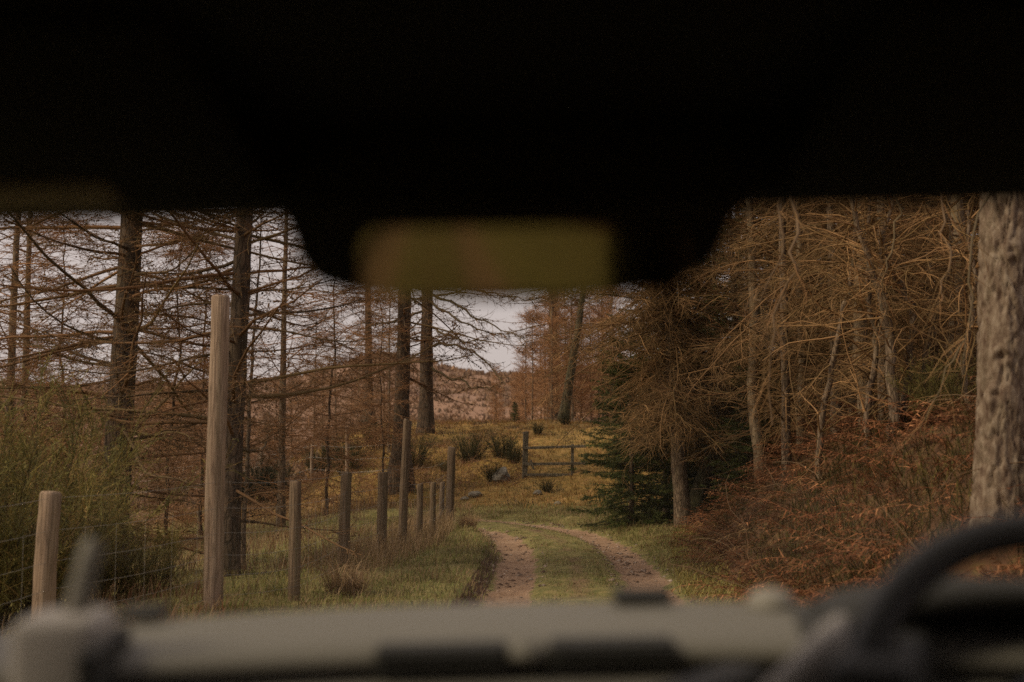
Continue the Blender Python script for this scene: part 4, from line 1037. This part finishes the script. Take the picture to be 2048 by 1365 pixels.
prism('windscreen', [(0.925, 0.185), (0.931, 0.187), (1.507, -0.212), (1.501, -0.214)], 1.46, M['glass'], car)
for (sx, sy) in ((-1, 2.15), (1, 2.15), (-1, -1.3), (1, -1.3)):
    a = np.linspace(0, 2 * PI, 33)
    th = np.stack([np.full(33, sx * 0.70), sy + 0.27 * np.cos(a), 0.36 + 0.27 * np.sin(a)], -1)
    V, F = tubes(th[None], np.full((1, 33), 0.09), 10)
    add_obj('tyre', make_mesh('tyre', V, F, smooth=True), M['rubber'], car)

# sun visors
for nm, x0, x1, zb in (('l', -0.60, -0.17, 0.180), ('r', 0.20, 0.62, 0.176)):
    v = prism('sun_visor', [(0.58, 0.212), (0.60, 0.222), (0.90, zb + 0.016), (0.905, zb), (0.89, zb - 0.004)], x1 - x0, M['liner'], car, True, (x0 + x1) / 2, 0.004)
    if nm == 'l':
        rbox('visor_label', (0.24, 0.046, 0.004), (-0.40, 0.848, 0.1800 + CAMZ), (math.radians(-6.6), 0, 0), 0.001, M['visor_label'], v)

# rear-view mirror: housing outline as seen, built at its own distance
mY = 0.875
out = [(560, 405), (585, 455), (602, 515), (640, 556), (720, 578), (840, 590), (1000, 596), (1160, 594), (1290, 584), (1385, 562), (1442, 530), (1468, 480), (1485, 440), (1540, 395), (1540, 360), (560, 360)]
bm = bmesh.new()
fr = [at(px, py, mY) - np.array([0, 0, CAMZ]) for px, py in out]
a = [bm.verts.new((p[0], mY, p[2] + CAMZ)) for p in fr]
f = bm.faces.new(a); r = bmesh.ops.extrude_face_region(bm, geom=[f])
bmesh.ops.translate(bm, vec=(0, 0.022, 0), verts=[v for v in r['geom'] if isinstance(v, bmesh.types.BMVert)])
bmesh.ops.recalc_face_normals(bm, faces=bm.faces[:])
bmesh.ops.bevel(bm, geom=bm.edges[:], offset=0.004, segments=2, profile=0.5, affect='EDGES')
me = bpy.data.meshes.new('rear_view_mirror'); bm.to_mesh(me); bm.free()
mirror = add_obj('rear_view_mirror', me, M['black'], car)
# the glass: turned so that it shows the back window
gc = at(1055, 521, mY - 0.022) - np.array([0, 0, CAMZ])
pc = at(900, 521, mY - 0.022) - np.array([0, 0, CAMZ])
din = norm(pc); dout = norm(np.array([0.0, -2.12, -0.16]) - pc); nrm = norm(dout - din)
gw, gh = 640 / FPX * mY, 132 / FPX * mY
bm = bmesh.new()
rad, seg = gh * 0.30, 5
pts = []
for (sx, sz, a0) in ((1, 1, 0), (-1, 1, 90), (-1, -1, 180), (1, -1, 270)):
    for k in range(seg + 1):
        an = math.radians(a0 + 90 * k / seg)
        pts.append((sx * (gw / 2 - rad) + rad * math.cos(an), sz * (gh / 2 - rad) + rad * math.sin(an)))
vs = [bm.verts.new((p[0], 0, p[1])) for p in pts]
f = bm.faces.new(vs); r = bmesh.ops.extrude_face_region(bm, geom=[f])
bmesh.ops.translate(bm, vec=(0, 0.006, 0), verts=[v for v in r['geom'] if isinstance(v, bmesh.types.BMVert)])
bmesh.ops.recalc_face_normals(bm, faces=bm.faces[:])
me = bpy.data.meshes.new('mirror_glass'); bm.to_mesh(me); bm.free()
q = Vector((-nrm[0], -nrm[1], -nrm[2])).to_track_quat('Y', 'Z')
add_obj('mirror_glass', me, M['mirror'], mirror, C(*gc), q.to_euler())
rbox('mirror_stem', (0.03, 0.03, 0.06), C(0.0, 0.905, 0.17), (0.3, 0, 0), 0.01, M['black'], mirror, 3)

# dashboard
prof = [(1.50, -0.206), (1.47, -0.196), (1.40, -0.190), (1.30, -0.190), (1.23, -0.193), (1.205, -0.198), (1.195, -0.205), (1.19, -0.216), (1.215, -0.219), (1.215, -0.231), (1.165, -0.231), (1.10, -0.232), (1.04, -0.238), (1.02, -0.25), (1.02, -0.60), (1.50, -0.60)]
xs = np.linspace(-0.73, 0.73, 41)
PV = np.array([[(x_, p_[0] - (0.30 * x_ * x_ if p_[0] > 1.1 else 0), p_[1] + CAMZ - 0.012 * (x_ / 0.7) ** 2) for p_ in prof] for x_ in xs]); kp = len(prof)
ip = np.arange(41 * kp).reshape(41, kp); jp = np.roll(ip, -1, 1)
FP = np.stack([ip[:-1], jp[:-1], jp[1:], ip[1:]], -1).reshape(-1, 4)
dash = add_obj('dashboard', make_mesh('dashboard', PV.reshape(-1, 3), FP, smooth=False), M['dash'], car)
def vent(cx, w, z, h):
    v = rbox('air_vent', (w, 0.05, h), C(cx, 1.199, z), (0, 0, 0), 0.004, M['black'], dash)
    for k in range(3): rbox('slat', (w * 0.94, 0.004, 0.002), (0, -0.027, (k - 1) * h * 0.28), (0.5, 0, 0), 0, M['black'], v)
vent(-0.073, 0.128, -0.210, 0.026); vent(0.093, 0.122, -0.209, 0.026)
def dome(name, rx, ry, rz, loc, mat, parent):
    bm = bmesh.new(); bmesh.ops.create_uvsphere(bm, u_segments=18, v_segments=10, radius=1.0)
    for v in bm.verts: v.co = Vector((v.co.x * rx, v.co.y * ry, (v.co.z if v.co.z > 0 else v.co.z * 0.4) * rz))
    me = bpy.data.meshes.new(name); bm.to_mesh(me); bm.free()
    for p_ in me.polygons: p_.use_smooth = True
    return add_obj(name, me, mat, parent, loc)
dome('switch_knob', 0.020, 0.02, 0.016, C(0.010, 1.185, -0.208), M['dash'], dash)
dome('pale_dome', 0.028, 0.03, 0.020, C(0.285, 1.36, -0.190), M['dash_pale'], dash)  # invented pale dome, standing in for a small pale spot on the dash
rbox('demister_vent', (0.068, 0.05, 0.012), C(0.145, 1.40, -0.181), (0, 0, 0), 0.005, M['black'], dash, 3)
rbox('demister_vent', (0.050, 0.05, 0.012), C(-0.415, 1.36, -0.183), (0, 0, 0), 0.005, M['black'], dash, 3)
# pale bracket with an upright arm on the passenger side
rbox('bracket', (0.078, 0.10, 0.085), C(-0.428, 1.16, -0.197), (0, 0, 0.1), 0.013, M['bracket'], dash, 4)
V, F = tubes(np.array([smooth_path([C(-0.428, 1.17, -0.18), C(-0.418, 1.17, -0.14), C(-0.405, 1.17, -0.085)], 8)]), np.array([[0.017, 0.015, 0.0135, 0.012, 0.0115, 0.011, 0.0105, 0.006]]), 12)
add_obj('bracket_arm', make_mesh('bracket_arm', V, F, smooth=True), M['dash_pale'], dash)
rbox('gap_shade_block', (0.014, 0.16, 0.07), C(-0.383, 1.14, -0.212), (0, 0, 0.1), 0.003, M['black'], dash)  # solid black block standing in for the shade of the gap beside the bracket
# instrument binnacle behind the wheel
ang = np.linspace(0, PI, 20); rows = []
for (yy, sw, sh, zb) in ((1.34, 0.150, 0.050, -0.24), (1.30, 0.180, 0.085, -0.24), (1.20, 0.190, 0.100, -0.245), (1.12, 0.190, 0.100, -0.25)):
    rows.append(np.stack([0.46 + sw * np.cos(ang), np.full(20, yy), zb + CAMZ + sh * np.sin(ang) ** 0.6], -1))
for k in range(1): rows.append(np.stack([0.46 + 0.175 * np.cos(ang), np.full(20, 1.13), -0.25 + CAMZ + 0.085 * np.sin(ang) ** 0.6], -1)); rows.append(np.stack([0.46 + 0.165 * np.cos(ang), np.full(20, 1.24), -0.25 + CAMZ + 0.07 * np.sin(ang) ** 0.6], -1))
V = np.array(rows); i = np.arange(V.shape[0] * 20).reshape(-1, 20)
F = np.stack([i[:-1, :-1], i[:-1, 1:], i[1:, 1:], i[1:, :-1]], -1).reshape(-1, 4)
bn = add_obj('instrument_hood', make_mesh('instrument_hood', V.reshape(-1, 3), F, smooth=True), M['black'], dash)
rbox('instrument_panel', (0.32, 0.01, 0.09), C(0.46, 1.25, -0.215), (0.2, 0, 0), 0.01, M['black'], bn)
hp = smooth_path([C(0.13, 0.94, -0.262), C(0.195, 0.985, -0.222), C(0.255, 1.05, -0.190), C(0.30, 1.14, -0.182), C(0.318, 1.24, -0.205)], 16)
cs = np.array([(-0.030, -0.016, -0.030), (-0.020, -0.012, 0.004), (0.0, 0.0, 0.014), (0.016, 0.012, 0.010), (0.022, 0.018, -0.030)])
V = (hp[:, None, :] + cs[None]).reshape(-1, 3); i = np.arange(80).reshape(16, 5)
F = np.stack([i[:-1, :-1], i[:-1, 1:], i[1:, 1:], i[1:, :-1]], -1).reshape(-1, 4)
add_obj('hood_trim', make_mesh('hood_trim', V, F, smooth=True), M['bracket'], dash)
rbox('hood_shade_block', (0.07, 0.20, 0.06), C(0.318, 1.06, -0.212), (0, 0, -0.42), 0.015, M['black'], dash)  # solid black block standing in for the shaded hollow between trim and wheel
rbox('hood_shade_block', (0.05, 0.16, 0.03), C(0.165, 1.06, -0.222), (0, 0, -0.6), 0.01, M['black'], dash)  # second black block, added to darken the dash left of the trim

# steering wheel
sw = add_obj('steering_wheel', None, None, car, C(0.462, 1.0, -0.255), (math.radians(-25), 0, 0))
a = np.linspace(0, 2 * PI, 65)
V, F = tubes(np.stack([0.182 * np.cos(a), 0 * a, 0.182 * np.sin(a)], -1)[None], np.full((1, 65), 0.018), 14)
add_obj('rim', make_mesh('rim', V, F, smooth=True), M['wheel'], sw)
dome('hub', 0.075, 0.035, 0.062, (0, 0.02, 0), M['wheel'], sw)
for an in (0.1, PI - 0.1, -PI / 2):
    V, F = tubes(np.array([[(0.05 * math.cos(an), 0.02, 0.05 * math.sin(an)), (0.12 * math.cos(an), 0.012, 0.12 * math.sin(an)), (0.178 * math.cos(an), 0, 0.178 * math.sin(an))]]), np.array([[0.022, 0.016, 0.013]]), 10)
    add_obj('spoke', make_mesh('spoke', V, F, smooth=True), M['wheel'], sw)
V, F = tubes(np.array([[(0, 0.02, 0), (0, 0.22, -0.02)]]), np.full((1, 2), 0.035), 12)
add_obj('column', make_mesh('column', V, F, smooth=True), M['black'], sw)
